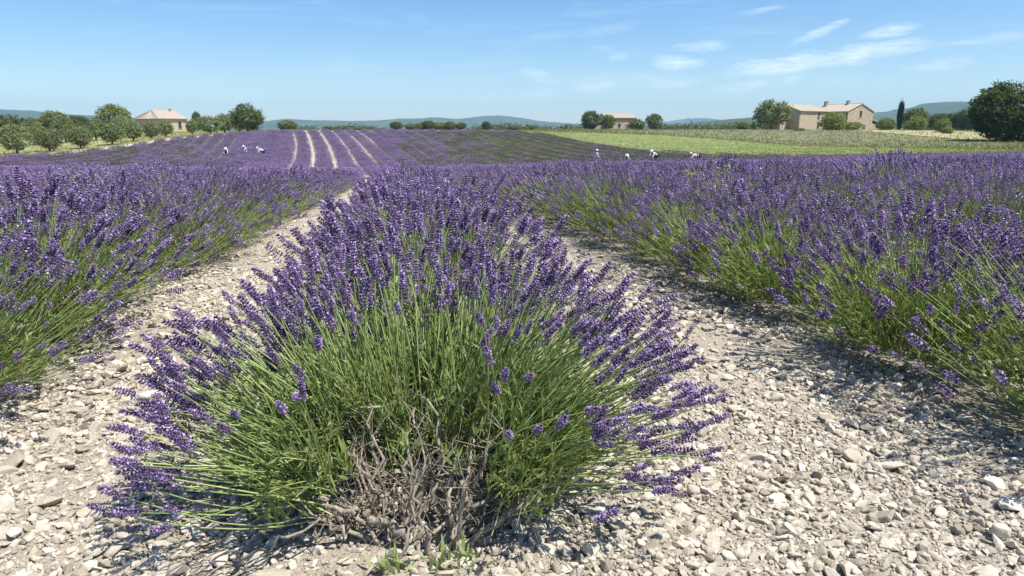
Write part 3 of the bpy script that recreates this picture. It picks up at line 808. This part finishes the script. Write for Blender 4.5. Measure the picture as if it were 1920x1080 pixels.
KIND = {
 'olive_tree': [(crown_mesh(600+i, .48, .42, .55, 300, 18, .042, OL), trunk_mesh(600+i, .3, .035, 5, .28)) for i in range(4)],
 'broad_tree': [(crown_mesh(620+i, .48, .46, .52, 380, 18, .038, DK), trunk_mesh(620+i, .28, .03, 6, .3)) for i in range(4)],
 'leafy_tree': [(crown_mesh(640+i, .48, .46, .53, 320, 18, .038, MD), trunk_mesh(640+i, .25, .03, 6, .3)) for i in range(3)],
 'shrub': [(crown_mesh(660+i, .48, .5, .48, 260, 18, .046, MD, to_ground=True), trunk_mesh(660+i, .15, .025, 5, .2)) for i in range(3)],
 'light_shrub': [(crown_mesh(680+i, .48, .5, .48, 260, 18, .046, LT, to_ground=True), trunk_mesh(680+i, .15, .025, 5, .2)) for i in range(2)],
 'oak_tree': [(crown_mesh(691, .48, .49, .48, 1000, 24, .024, (.085, .11, .036), lobes=16, lobe_amp=1.7, to_ground=True), trunk_mesh(691, .2, .03, 8, .34))],
 'cypress_tree': [(crown_mesh(695, .5, .48, .51, 420, 22, .05, CY, to_ground=True), trunk_mesh(695, .12, .012, 4, .05))],
}
def tree(kind, px, d, top, w, label, cat=None, group=None, sink=0.0):
    x = at(px, d); z = gzf(x, d) + .1 - sink; h = max(ztop(top, d) - z, .6); wid = w/FOC*.974*d
    root = empty(kind, (x, d, z), random.uniform(0, 6.28))
    tag(root, label, cat or ('shrub' if 'shrub' in kind else 'tree'), group)
    cr, tr = random.choice(KIND[kind])
    sx = wid*1.02 if kind != 'cypress_tree' else wid
    for nm, me in (('trunk', tr), ('crown', cr)):
        o = obj(nm, me, root); o.scale = (sx, sx, h) if nm == 'crown' else (min(sx, h), min(sx, h), h)
    return root
G1 = 'olive trees in the grove on the left'
for px, d, top, w, lab in [
    (25, 97, 233, 62, 'large olive tree at the left end of the front row of the grove'),
    (88, 102, 238, 57, 'wide low olive tree, second from the left in the front row of the grove'),
    (147, 107, 235, 49, 'open olive tree on a clear single trunk, third from the left in the front row'),
    (207, 113, 230, 54, 'full round olive tree on a forked trunk, fourth from the left in the front row'),
    (248, 119, 226, 44, 'olive tree fifth from the left, just left of the house front'),
    (283, 125, 228, 36, 'narrow olive tree standing before the pale hipped house'),
    (311, 130, 226, 31, 'small thin olive tree before the right wall of the pale hipped house'),
    (-30, 100, 231, 60, 'olive tree cut by the left edge of the photo'),
    (60, 124, 226, 44, 'grey green olive tree behind the two leftmost front ones'),
    (178, 132, 224, 44, 'grey green olive tree showing between the third and fourth front ones'),
    (120, 130, 222, 46, 'olive tree behind the open single trunked one'),
    (230, 140, 216, 44, 'olive tree right below the tall dark tree beside the house'),
    (360, 135, 222, 24, 'small slender olive tree just right of the pale hipped house'),
    (393, 132, 217, 50, 'wide rounded olive tree right of the pale hipped house'),
    (421, 137, 213, 42, 'taller olive tree behind the wide rounded one right of the house'),
    (448, 133, 219, 32, 'olive tree touching the left side of the big dark tree')]:
    tree('olive_tree', px, d, top+1, w*.86, lab, 'olive tree', G1)
for kind, px, d, top, w, lab in [
    ('leafy_tree', 217, 175, 195, 58, 'tall feathery green tree just left of the pale hipped house'),
    ('leafy_tree', 105, 180, 210, 56, 'broad green tree behind the olive grove, left of the tall feathery one'),
    ('broad_tree', 22, 178, 217, 56, 'dark tree behind the grove at the left edge of the photo'),
    ('broad_tree', 62, 185, 220, 46, 'low dark tree between the left edge and the broad green tree'),
    ('broad_tree', 148, 185, 216, 46, 'dark tree behind the grove, right of the broad green tree'),
    ('broad_tree', 370, 192, 207, 17, 'small square dark tree right of the pale hipped house'),
    ('broad_tree', 465, 128, 197, 62, 'big dense dark green tree at the right end of the olive grove'),
    ('shrub', 538, 150, 225, 36, 'round bush alone on the skyline right of the big dark tree'),
    ('shrub', 615, 170, 236, 18, 'low bush on the skyline above the pale bare rows'),
    ('shrub', 633, 172, 236, 16, 'low bush beside another on the skyline above the bare rows'),
    ('shrub', 672, 200, 238, 22, 'flat low bush on the skyline left of the hedgerow'),
    ('broad_tree', 743, 190, 228, 24, 'round dark bush apart at the left end of the skyline hedgerow'),
    ('shrub', 769, 192, 231, 22, 'small bush second in the skyline hedgerow'),
    ('shrub', 788, 194, 230, 22, 'low bush third in the skyline hedgerow'),
    ('broad_tree', 804, 194, 226, 27, 'tallest dark tree of the skyline hedgerow'),
    ('shrub', 825, 195, 229, 25, 'bush right of the tallest tree in the skyline hedgerow'),
    ('shrub', 844, 195, 228, 25, 'bush second from the right end of the skyline hedgerow'),
    ('broad_tree', 864, 192, 230, 22, 'dark bush at the right end of the skyline hedgerow'),
    ('broad_tree', 912, 230, 227, 17, 'single small tree alone between the hedgerow and the small house'),
    ('shrub', 962, 230, 235, 22, 'low bush on the skyline left of the small house'),
    ('shrub', 1000, 232, 234, 18, 'low bush on the skyline nearest the small house'),
    ('broad_tree', 1107, 212, 207, 36, 'dark round tree against the left wing of the small house'),
    ('leafy_tree', 1140, 205, 215, 28, 'green tree before the front wall of the small house'),
    ('shrub', 1195, 205, 223, 31, 'low round bush at the right corner of the small house'),
    ('leafy_tree', 1225, 212, 213, 31, 'upright green tree right of the small house'),
    ('olive_tree', 1446, 182, 189, 66, 'large spreading tree left of the farmhouse with a visible trunk'),
    ('shrub', 1392, 190, 228, 20, 'small round bush left of the spreading tree by the farm'),
    ('shrub', 1413, 195, 228, 8, 'thin upright bush beneath the spreading tree by the farm'),
    ('light_shrub', 1561, 160, 210, 44, 'tall bright green bush before the gap between the two farm blocks'),
    ('light_shrub', 1597, 168, 228, 32, 'low bright bush along the left foot of the gabled farm block'),
    ('shrub', 1660, 166, 221, 32, 'round dark bush at the right corner of the gabled farm block'),
    ('cypress_tree', 1685, 186, 191, 10, 'slim pointed cypress right of the farmhouse'),
    ('leafy_tree', 1714, 190, 202, 44, 'broad green tree just right of the slim cypress'),
    ('light_shrub', 1717, 165, 219, 36, 'bright round bush in front of the tree beside the cypress'),
    ('broad_tree', 1757, 240, 211, 38, 'dark tree left in the far row right of the farm'),
    ('broad_tree', 1783, 240, 212, 34, 'dark tree second in the far row right of the farm'),
    ('broad_tree', 1808, 235, 207, 40, 'tallest dark tree in the far row right of the farm'),
    ('broad_tree', 1838, 235, 210, 36, 'dark tree in the far row half behind the huge oak'),
    ('light_shrub', 1767, 140, 223, 28, 'green bush in dry grass between the cypress and the huge oak'),
    ('light_shrub', 1777, 132, 238, 20, 'small green bush in dry grass before the taller one'),
    ('oak_tree', 1897, 96, 150, 146, 'huge dark oak cut by the right edge of the photo'),
    ('shrub', 1500, 150, 240, 18, 'low tuft of bush in the dry grass before the left farm block'),]:
    tree(kind, px, d, top, w, lab)
def treeline():
    g = Geo(); r = np.random.default_rng(77)
    for (p0, p1, d, h, n) in [(885, 1100, 420, 3.5, 60), (640, 700, 400, 3, 18), (1230, 1420, 420, 4, 60), (-200, 300, 330, 5, 90), (560, 740, 500, 3, 40), (1690, 2050, 330, 6, 70)]:
        for k in range(n):
            px = r.uniform(p0, p1); dd = d*r.uniform(.92, 1.1); x = at(px, dd); q = 60; hh = h*r.uniform(.5, 1.1)
            pos = np.array([[x, dd, gzf(x, dd)+hh*.45]]) + r.normal(0, 1, (q, 3))*np.array([[hh*.6, hh*.5, hh*.3]])
            stamp(g, *CARD, frames(norm(r.normal(0, 1, (q, 3)))), r.uniform(.5, 1.1, q)*hh*.3, pos, np.array([DK])*r.uniform(.7, 1.5, (q, 1)))
    tag(obj('treeline', g.mesh('treeline', M_CROWN)), 'far low hedges and woodland along the foot of the hills', 'woodland', kind='stuff')
treeline()

# ------------------------------------------------------------------ grass
def grass(name, n, y0, y1, px0, px1, h, cols, label, seed, lean=.5, width=.06, blades=3):
    r = np.random.default_rng(seed); px = r.uniform(px0, px1, n)
    a = np.array([y0(p) for p in px]); b = np.array([y1(p) for p in px])
    y = a + (b-a)*r.random(n)**1.4; x = (px-960)/FOC*.974*y; z = gz(x, y) + .1
    g = Geo(); cl = np.array(cols); tuft = cl[r.integers(0, len(cl), n)]*r.uniform(.75, 1.25, (n, 1))
    for _ in range(blades):
        d = norm(r.normal(0, lean, (n, 3)) + np.array([[0, 0, 1.0]])); L = h*r.uniform(.5, 1.4, n)
        stamp(g, *LEAF, frames(d, r.uniform(0, 6, n)), np.stack([L*width*16, L, L], 1), np.stack([x, y, z], 1) + r.normal(0, .12, (n, 3))*np.array([[1, 1, 0]]), tuft)
    return tag(obj(name, g.mesh(name, M_GRASS)), label, 'grass', kind='stuff')
grass('meadow_grass', 26000, lambda p: LEFT_EDGE(p)+.4, lerpf((960, 150), (1250, 124), (1500, 95), (1920, 78), (2200, 72)), 970, 2150, .17,
      [(.14, .18, .06), (.20, .24, .08), (.28, .29, .125)], 'light green grass of the meadow beyond the lavender', 21)
grass('dry_grass', 9000, lerpf((1000, 130), (1250, 116), (1500, 90), (1700, 82), (1920, 74), (2100, 70)), lerpf((1000, 190), (1700, 168), (1920, 118), (2100, 112)), 1000, 2100, .38,
      [(.36, .32, .18), (.26, .25, .13), (.18, .19, .09), (.14, .16, .07)], 'tall dry straw coloured grass around the farm', 22)
grass('grove_weeds', 7000, lambda p: LEFT_EDGE(p)+3, lambda p: 190, -150, 560, .32, [(.26, .27, .10), (.40, .36, .19), (.17, .19, .06)], 'yellowing grass under the olive trees', 23)

# ------------------------------------------------------------------ houses
def stone_wall_col(T):
    p = obj_pos(T)
    v = T.add('ShaderNodeTexVoronoi'); T.put(v.inputs['Vector'], T.mapping(p, (1, 1, 1.7))); v.inputs['Scale'].default_value = 2.6
    c = T.ramp(T.noise(v.outputs['Color'], 3, 1), [(.3, (.38, .30, .205)), (.5, (.52, .425, .305)), (.7, (.61, .52, .39))])
    n = T.noise(p, .6, 4, .6)
    return T.mix(T.rng(n, .35, .7, 0, .5), c, (.54, .47, .365, 1))
def stone_wall_bump(T):
    v = T.add('ShaderNodeTexVoronoi', feature='DISTANCE_TO_EDGE'); T.put(v.inputs['Vector'], T.mapping(obj_pos(T), (1, 1, 1.7))); v.inputs['Scale'].default_value = 2.6
    return T.rng(v.outputs[0], 0, .12, 0, 1)
M_WALL = surf_mat('rubble_wall', stone_wall_col, .95, stone_wall_bump, .05)
def roof_col(T):
    p = obj_pos(T); a = T.noise(T.mapping(p, (2, 2, 2)), 2.2, 5, .7)
    return T.ramp(a, [(.3, (.265, .22, .17)), (.5, (.37, .32, .26)), (.7, (.45, .405, .34))])
M_ROOF = surf_mat('canal_tiles', roof_col, .9)
M_DARK = flat('dark_opening', (.03, .028, .026), .5)
M_GLASS = flat('old_glass', (.05, .055, .06), .2)
M_SHUT = flat('grey_wood', (.17, .15, .125), .8)

def prism_mesh(name, pts, mat):
    """polygon loops -> closed mesh from list of faces with shared verts"""
    vs, fs = pts; g = bpy.data.meshes.new(name); g.from_pydata(vs, [], fs); g.materials.append(mat); g.update(); return g
def box_mesh(name, x0, x1, y0, y1, z0, z1, mat):
    v = [(x0, y0, z0), (x1, y0, z0), (x1, y1, z0), (x0, y1, z0), (x0, y0, z1), (x1, y0, z1), (x1, y1, z1), (x0, y1, z1)]
    return prism_mesh(name, (v, [(0, 3, 2, 1), (4, 5, 6, 7), (0, 1, 5, 4), (1, 2, 6, 5), (2, 3, 7, 6), (3, 0, 4, 7)]), mat)
def tiled_slope(parent, name, a, b, c, d, t=.16, wave=.07, step=.34):
    """roof slope with rounded tile channels running from ridge (a-b) to eave (d-c)"""
    a, b, c, d = (np.array(q, float) for q in (a, b, c, d))
    L = max(np.linalg.norm(b-a), np.linalg.norm(c-d)); n = max(6, int(L/step)*4); u = np.linspace(0, 1, n+1)[:, None]
    nrm = np.cross(c-d, a-d); nrm = nrm/np.linalg.norm(nrm); nrm = nrm if nrm[2] > 0 else -nrm
    bump = (np.abs(np.sin(np.arange(n+1)*PI/4))*wave)[:, None]
    rows = []
    for s_ in (0, .34, .67, 1.0):
        lo = a*(1-s_) + d*s_; hi = b*(1-s_) + c*s_
        rows.append(lo*(1-u) + hi*u + nrm*(bump + t + .02*(s_*3 % 1)))
    bot = [(a*(1-u)+b*u), (d*(1-u)+c*u)]
    V = np.concatenate(rows + bot); m = n+1; F = []
    for k in range(3):
        for i in range(n): F.append((k*m+i, k*m+i+1, (k+1)*m+i+1, (k+1)*m+i))
    for i in range(n):
        F.append((3*m+i, 3*m+i+1, 5*m+i+1, 5*m+i)); F.append((4*m+i, 4*m+i+1, 1+i, i)); F.append((5*m+i, 5*m+i+1, 4*m+i+1, 4*m+i))
    F.append((0, m, 2*m, 3*m, 5*m, 4*m)); F.append((n, 4*m+n, 5*m+n, 3*m+n, 2*m+n, m+n))
    return obj(name, prism_mesh(name, (V.tolist(), F), M_ROOF), parent)
def gable_block(root, L, G, ez, az_, ox=0, oy=0, hip=False, over=.35, base=-1.2, hip_in=1.6, name='wall'):
    """ridge along local x; length L, gable width G, eave height ez, apex az_. Four walls and two roof slopes (or hip)."""
    x0, x1, y0, y1 = ox, ox+L, oy, oy+G; ym = (y0+y1)/2; t = .4
    def wall(v):   # v: outer polygon, thickened inwards
        v = np.array(v, float); n = np.cross(v[1]-v[0], v[2]-v[0]); n /= np.linalg.norm(n)
        w = v - n*t; k = len(v); V = v.tolist() + w.tolist()
        F = [tuple(range(k)), tuple(range(2*k-1, k-1, -1))] + [(i, k+i, k+(i+1) % k, (i+1) % k) for i in range(k)]
        return obj(name, prism_mesh(name, (V, F), M_WALL), root)
    wall([(x0, y0, base), (x1, y0, base), (x1, y0, ez), (x0, y0, ez)])
    wall([(x1, y1, base), (x0, y1, base), (x0, y1, ez), (x1, y1, ez)])
    e = .004
    if hip:
        wall([(x0-e, y1-t, base), (x0-e, y0+t, base), (x0-e, y0+t, ez), (x0-e, y1-t, ez)])
    else:
        wall([(x0-e, y1, base), (x0-e, y0, base), (x0-e, y0, ez), (x0-e, ym, az_), (x0-e, y1, ez)])
    wall([(x1+e, y0, base), (x1+e, y1, base), (x1+e, y1, ez), (x1+e, ym, az_), (x1+e, y0, ez)])
    k = (az_-ez)/(G/2); oz = ez - k*over
    rx0 = x0 - .18 if not hip else x0 + hip_in
    r1 = tiled_slope(root, 'roof', (rx0, ym, az_), (x1+.18, ym, az_), (x1+.18, y0-over, oz), (x0-.18-(over if hip else 0), y0-over, oz))
    tiled_slope(root, 'roof', (x1+.18, ym, az_), (rx0, ym, az_), (x0-.18-(over if hip else 0), y1+over, oz), (x1+.18, y1+over, oz))
    if hip: tiled_slope(root, 'roof', (rx0, ym+.01, az_), (rx0, ym-.01, az_), (x0-.18-over, y0-over, oz), (x0-.18-over, y1+over, oz))
    ridge = Geo(); tubes(ridge, np.array([[[rx0, ym, az_+.17], [x1+.2, ym, az_+.17]]]), np.array([[.14, .14]]), (.5,)*3, 8)
    obj('ridge_tiles', ridge.mesh('ridge_tiles', M_ROOF, True), root)
    return r1
def opening(root, name, x, z, w, h, y, axis='y', sign=-1, mat=None, pane=True):
    """a window or door set on a wall face: frame, recessed-looking dark pane or shutter, sill"""
    def put(nm, u0, u1, v0, v1, d0, d1, m, par):
        if axis == 'y': me = box_mesh(nm, u0, u1, min(y+sign*d0, y+sign*d1), max(y+sign*d0, y+sign*d1), v0, v1, m)
        else: me = box_mesh(nm, min(y+sign*d0, y+sign*d1), max(y+sign*d0, y+sign*d1), u0, u1, v0, v1, m)
        return obj(nm, me, par)
    o = put(name, x-w/2, x+w/2, z, z+h, -.05, .012, mat or M_DARK, root)
    put('frame', x-w/2-.14, x-w/2, z, z+h, -.05, .05, M_WALL, o); put('frame', x+w/2, x+w/2+.14, z, z+h, -.05, .05, M_WALL, o)
    put('lintel', x-w/2-.25, x+w/2+.25, z+h, z+h+.22, -.05, .055, M_WALL, o)
    if pane:
        put('pane', x-w/2+.06, x-.03, z+.06, z+h-.06, .0125, .02, M_GLASS, o); put('pane', x+.03, x+w/2-.06, z+.06, z+h-.06, .0125, .02, M_GLASS, o)
        put('sill', x-w/2-.15, x+w/2+.15, z-.12, z, -.05, .1, M_WALL, o)
    else:
        put('handle', x+w/2-.2, x+w/2-.13, z+h*.45, z+h*.5, .0125, .06, M_GLASS, o)
    return o
def chimney(roof, x, y, z0, z1, s=.35):
    c = obj('chimney', box_mesh('chimney', x-s, x+s, y-s, y+s, z0, z1, M_WALL), roof)
    obj('cap', box_mesh('cap', x-s-.1, x+s+.1, y-s-.1, y+s+.1, z1, z1+.14, M_ROOF), c)

def houses():
    # farm, left block: gable looks to the left, long wall to the camera's right
    d = 186; x = at(1497, d); root = empty('farmhouse', (x, d, gzf(x, d)), math.radians(35))
    tag(root, 'long stone farm block with shaded left gable and lean-to beside the spreading tree', 'house')
    r1 = gable_block(root, 12.2, 8.6, 5.0, 6.6)
    opening(root, 'window', 8.9, 3.0, .8, 1.7, 0, mat=M_DARK); opening(root, 'window', 9.0, .7, 1.1, 1.5, 0)
    # lean-to on the gable
    obj('lean_to_wall', box_mesh('lean_to_wall', -3.6, -.01, 3.2, 8.3, -1.2, 2.3, M_WALL), root)
    tiled_slope(root, 'lean_to_roof', (-.05, 2.9, 3.4), (-.05, 8.6, 3.4), (-3.95, 8.6, 2.25), (-3.95, 2.9, 2.25))
    # farm, right block: gable towards the camera and slightly right
    d = 190; x = at(1587, d); root = empty('farmhouse', (x, d, gzf(x, d)), math.radians(28))
    tag(root, 'gabled stone farmhouse with two chimneys and an upper window, left of the cypress', 'house')
    # local y runs along the ridge here: build rotated block as child geometry with ridge along x, so turn the root
    root.rotation_euler[2] = math.radians(28+90)
    r1 = gable_block(root, 12.0, 10.6, 5.0, 7.0, ox=0, oy=-10.6)
    # gable facing the camera is the x=0 end
    opening(root, 'window', -5.3, 3.6, .9, 1.6, -.004, axis='x', sign=-1)
    opening(root, 'window', -3.4, .4, .9, .95, -.004, axis='x', sign=-1)
    opening(root, 'door', -7.0, -.1, 1.5, 1.6, -.004, axis='x', sign=-1, mat=M_SHUT, pane=False)
    opening(root, 'window', 4.0, 2.6, .9, 1.2, 0, axis='y', sign=1)
    chimney(r1, 4.0, -5.0, 6.4, 7.9, .38); chimney(r1, 10.4, -4.2, 6.0, 7.9, .42)
    obj('side_wing_wall', box_mesh('side_wing_wall', 1.5, 8.0, -16.4, -10.62, -1.2, 1.9, M_WALL), root)
    tiled_slope(root, 'side_wing_roof', (1.2, -10.65, 3.2), (8.2, -10.65, 3.2), (8.2, -16.8, 1.85), (1.2, -16.8, 1.85))
    # small house in the middle distance
    d = 224; x = at(1136, d); root = empty('stone_house', (x, d, gzf(x, d)), math.radians(14))
    tag(root, 'small stone house with a low left wing among round trees', 'house')
    gable_block(root, 10.3, 7.5, 3.9, 5.3)
    opening(root, 'window', 4.6, 1.1, .8, 1.1, 0); opening(root, 'door', 7.4, -.1, 1.1, 2.0, 0, mat=M_SHUT, pane=False)
    obj('left_wing_wall', box_mesh('left_wing_wall', -4.8, -.01, 1.2, 6.5, -1.2, 1.75, M_WALL), root)
    tiled_slope(root, 'left_wing_roof', (-.03, .8, 3.2), (-.03, 6.9, 3.2), (-5.1, 6.9, 1.72), (-5.1, .8, 1.72))
    obj('right_wing_wall', box_mesh('right_wing_wall', 10.31, 13.2, 2.0, 6.0, -1.2, 1.6, M_WALL), root)
    tiled_slope(root, 'right_wing_roof', (10.33, 1.7, 2.6), (10.33, 6.3, 2.6), (13.5, 6.3, 1.57), (13.5, 1.7, 1.57))
    # pale house on the left
    d = 200; x = at(301, d); root = empty('stone_house', (x, d, gzf(x, d)), math.radians(60))
    tag(root, 'pale stone house with a hipped tile roof behind the olive grove', 'house')
    top = ztop(207, d) - gzf(x, d); e = ztop(222, d) - gzf(x, d)
    r1 = gable_block(root, 8.6, 11.4, e, top, hip=True, over=.5)
    opening(root, 'window', 6.2, 1.0, 1.0, 2.0, 0); opening(root, 'window', 2.6, 1.2, 1.0, 1.4, 0)
    opening(root, 'window', 5.2, 1.6, .9, 1.3, -.004, axis='x', sign=-1)
    chimney(r1, 7.2, 5.2, top-.6, top+.5, .3)
houses()

# ------------------------------------------------------------------ people gathering lavender
M_SKIN = flat('skin', (.42, .26, .18), .6); M_SHIRT = flat('white_cotton', (.62, .60, .60), .9); M_TROUS = flat('dark_cloth', (.035, .03, .05), .9)
M_HAT = flat('pale_straw', (.74, .68, .56), .9); M_HATW = flat('white_hat', (.70, .68, .64), .9); M_LILAC = flat('pale_lilac_cloth', (.62, .58, .70), .9)
def skin_mesh(name, verts, edges, rad, mat, root=0, sub=1):
    me = bpy.data.meshes.new(name+'_cage'); me.from_pydata([tuple(v) for v in verts], edges, [])
    o = bpy.data.objects.new(name, me); COL.objects.link(o)
    md = o.modifiers.new('skin', 'SKIN'); md.use_smooth_shade = True
    for i, r_ in enumerate(rad):
        sv = me.skin_vertices[0].data[i]; sv.radius = (r_, r_) if not isinstance(r_, tuple) else r_; sv.use_root = (i == root)
    ss = o.modifiers.new('smooth', 'SUBSURF'); ss.levels = sub; ss.render_levels = sub
    dg = bpy.context.evaluated_depsgraph_get(); out = bpy.data.meshes.new_from_object(o.evaluated_get(dg))
    bpy.data.objects.remove(o); out.name = name; out.materials.clear(); out.materials.append(mat)
    return out
def hat_mesh(mat, brim=.2):
    prof = [(0, .13), (.05, .125), (.085, .10), (.1, .03), (brim*.7, .012), (brim, -.012), (brim, -.02), (.1, .0), (0, .0)]
    n = 16; V = []; F = []
    for (r_, z) in prof:
        for k in range(n): V.append((r_*math.cos(k*2*PI/n), r_*math.sin(k*2*PI/n), z))
    for j in range(len(prof)-1):
        for k in range(n): F.append((j*n+k, j*n+(k+1) % n, (j+1)*n+(k+1) % n, (j+1)*n+k))
    return prism_mesh('hat', (V, F), mat)
def person(px, d, top, bend, face, label, shirt, trous, hat, stride=.12):
    """bend = lean of the trunk from upright; face = heading of the figure (z rotation)"""
    x = at(px, d); zg = gzf(x, d)
    root = empty('person', (x, d, zg), face); tag(root, label, 'person', 'people gathering lavender')
    b = math.radians(bend); fw = math.sin(b); up = math.cos(b)
    hip = np.array([-.10*fw, 0, .90]); chest = hip + np.array([.42*fw, 0, .42*up]); neck = chest + np.array([.16*fw+.01, 0, .16*up])
    hb = b*.75; head = neck + np.array([.15*math.sin(hb), 0, .15*math.cos(hb)]); crown = head + np.array([.1*math.sin(hb), 0, .1*math.cos(hb)])
    V = [hip, chest, neck, head, crown]; E = [(0, 1), (1, 2), (2, 3), (3, 4)]; Rr = [.13, .14, .055, .095, .07]
    V.append(head + np.array([.1*math.cos(hb), 0, -.1*math.sin(hb)-.01])); E.append((3, 5)); Rr.append(.022)      # nose
    for s_ in (-1, 1):
        n = len(V)
        knee = np.array([.06+s_*stride*.5, s_*.11, .48]); ank = np.array([-.05+s_*stride, s_*.12, .08]); toe = ank + np.array([.17, 0, -.04])
        V += [hip + np.array([0, s_*.09, -.06]), knee, ank, toe]; E += [(0, n), (n, n+1), (n+1, n+2), (n+2, n+3)]; Rr += [.09, .062, .042, .04]
        n = len(V)
        sh = neck + np.array([-.05*fw, s_*.19, -.05*up]); elb = sh + np.array([.1+.05*fw, s_*.05, -.27]); wr = elb + np.array([.14, -s_*.03, -.2])
        V += [sh, elb, wr, wr + np.array([.04, 0, -.07])]; E += [(1, n), (n, n+1), (n+1, n+2), (n+2, n+3)]; Rr += [.06, .043, .03, .034]
        for q in range(5):
            fv = wr + np.array([.05+.02*(q == 4), (q-2)*.02, -.12-.025*(1-abs(q-1.5)/2)]) if q < 4 else wr + np.array([.08, -s_*.03, -.06])
            V.append(fv); E.append((n+3, len(V)-1)); Rr.append(.009)
    obj('body', skin_mesh('body', V, E, Rr, M_SKIN), root)
    hipv, chv = V[0], V[1]
    sV = [hipv + np.array([0, 0, .03]), chv, V[2]-(V[2]-V[1])*.15]; sE = [(0, 1), (1, 2)]; sR = [.165, .175, .10]
    tV = [hipv + np.array([0, 0, .02])]; tE = []; tR = [.155]
    for s_ in range(2):
        k = 6 + s_*13
        n = len(tV); tV += [V[k], V[k+1], V[k+2] + np.array([0, 0, .04])]; tE += [(0, n), (n, n+1), (n+1, n+2)]; tR += [.105, .08, .065]
        n = len(sV); sV += [V[k+4], V[k+5], V[k+6]*.85+V[k+5]*.15]; sE += [(1, n), (n, n+1), (n+1, n+2)]; sR += [.078, .06, .05]
    obj('shirt', skin_mesh('shirt', sV, sE, sR, shirt), root); obj('trousers', skin_mesh('trousers', tV, tE, tR, trous), root)
    h = obj('hat', hat_mesh(hat), root); h.location = crown - np.array([.02*math.sin(hb), 0, .02*math.cos(hb)]); h.rotation_euler = (0, hb*.8, 0)
    # set the figure's size so that its highest point stands where it does in the photo
    hi = max(crown[2]+.12, chest[2]+.17); s_ = np.clip((ztop(top, d)-zg)/hi, .7, 1.12); root.scale = (s_, s_, s_)
    return root
person(420, 84, 276, 62, -PI/2+.3, 'bent picker in a white top, leftmost of three on the far purple slope', M_SHIRT, M_TROUS, M_HATW)
person(458, 86, 272, 48, -PI/2-.4, 'picker in white bending, middle one of three on the far purple slope', M_SHIRT, M_LILAC, M_HATW)
person(489, 82, 275, 64, -2.5, 'picker bent low in white top and dark trousers, rightmost of three on the far slope', M_SHIRT, M_TROUS, M_HATW)
person(1118, 62, 279, 12, .2, 'upright picker in pale lilac shirt and white hat, left of the four by the meadow', M_LILAC, M_SHIRT, M_HATW)
person(1176, 60, 288, 55, -PI/2, 'picker of whom only a pale straw hat shows above the lavender', M_SHIRT, M_TROUS, M_HAT)
person(1232, 62, 280, 60, -2.6, 'bending picker in white shirt and dark trousers before the meadow', M_SHIRT, M_TROUS, M_HATW)
person(1311, 60, 285, 75, PI, 'picker bent double with a pale rounded back, rightmost before the meadow', M_HAT, M_TROUS, M_HAT)

# tall bleached grass stalks standing out of the near lavender
def dry_plant(px, d, top, label, seed):
    r = np.random.default_rng(seed); x = at(px, d); z = gzf(x, d); h = ztop(top, d)-z
    root = empty('dry_plant', (x, d, z)); tag(root, label, 'dry plant')
    n = 8; base = np.zeros((n, 3)); base[:, :2] = r.normal(0, .03, (n, 2))
    tip = base + np.stack([r.normal(.02, .10, n), r.normal(0, .08, n), h*r.uniform(.7, 1.0, n)], 1); mid = (base+tip)/2 + r.normal(0, .03, (n, 3))
    g = Geo(); tubes(g, bez(base, mid, tip, 5), np.linspace(1, .5, 5)[None]*.005*np.ones((n, 1)), (.40, .36, .27), 3)
    obj('stalks', g.mesh('stalks', M_GRASS), root)
    g = Geo(); N = 70; i = r.integers(0, n, N); t = r.uniform(.55, 1, (N, 1)); p = base[i]*(1-t)+tip[i]*t
    L = r.uniform(.03, .09, N); stamp(g, *LEAF, frames(norm(r.normal(0, .5, (N, 3))+np.array([[0, 0, .6]])), r.uniform(0, 6, N)), np.stack([L*2, L, L], 1), p, np.array([[.46, .41, .34]])*r.uniform(.7, 1.1, (N, 1)))
    obj('seed_heads', g.mesh('seed_heads', M_GRASS), root)
dry_plant(1347, 9.0, 297, 'bleached dry grass plant standing up out of the near lavender', 3)
dry_plant(1335, 7.4, 322, 'shorter bleached dry plant among the lavender beneath the taller one', 4)

# ------------------------------------------------------------------ haze
def haze():
    v = [(-6050, -300, -4.2), (6050, -300, -4.2), (6050, 6050, -4.2), (-6050, 6050, -4.2), (-6050, -300, 230), (6050, -300, 230), (6050, 6050, 230), (-6050, 6050, 230)]
    m, T, out = new_mat('haze')
    pv = T.add('ShaderNodeVolumePrincipled'); pv.inputs['Color'].default_value = (.42, .72, 1.0, 1); pv.inputs['Density'].default_value = HAZE_DENSITY
    pv.inputs['Anisotropy'].default_value = 0.0
    T.l.new(pv.outputs[0], out.inputs['Volume'])
    me = prism_mesh('haze', (v, [(0, 3, 2, 1), (4, 5, 6, 7), (0, 1, 5, 4), (1, 2, 6, 5), (2, 3, 7, 6), (3, 0, 4, 7)]), m)
    tag(obj('haze', me), kind='stuff')
HAZE_DENSITY = .00014
haze()
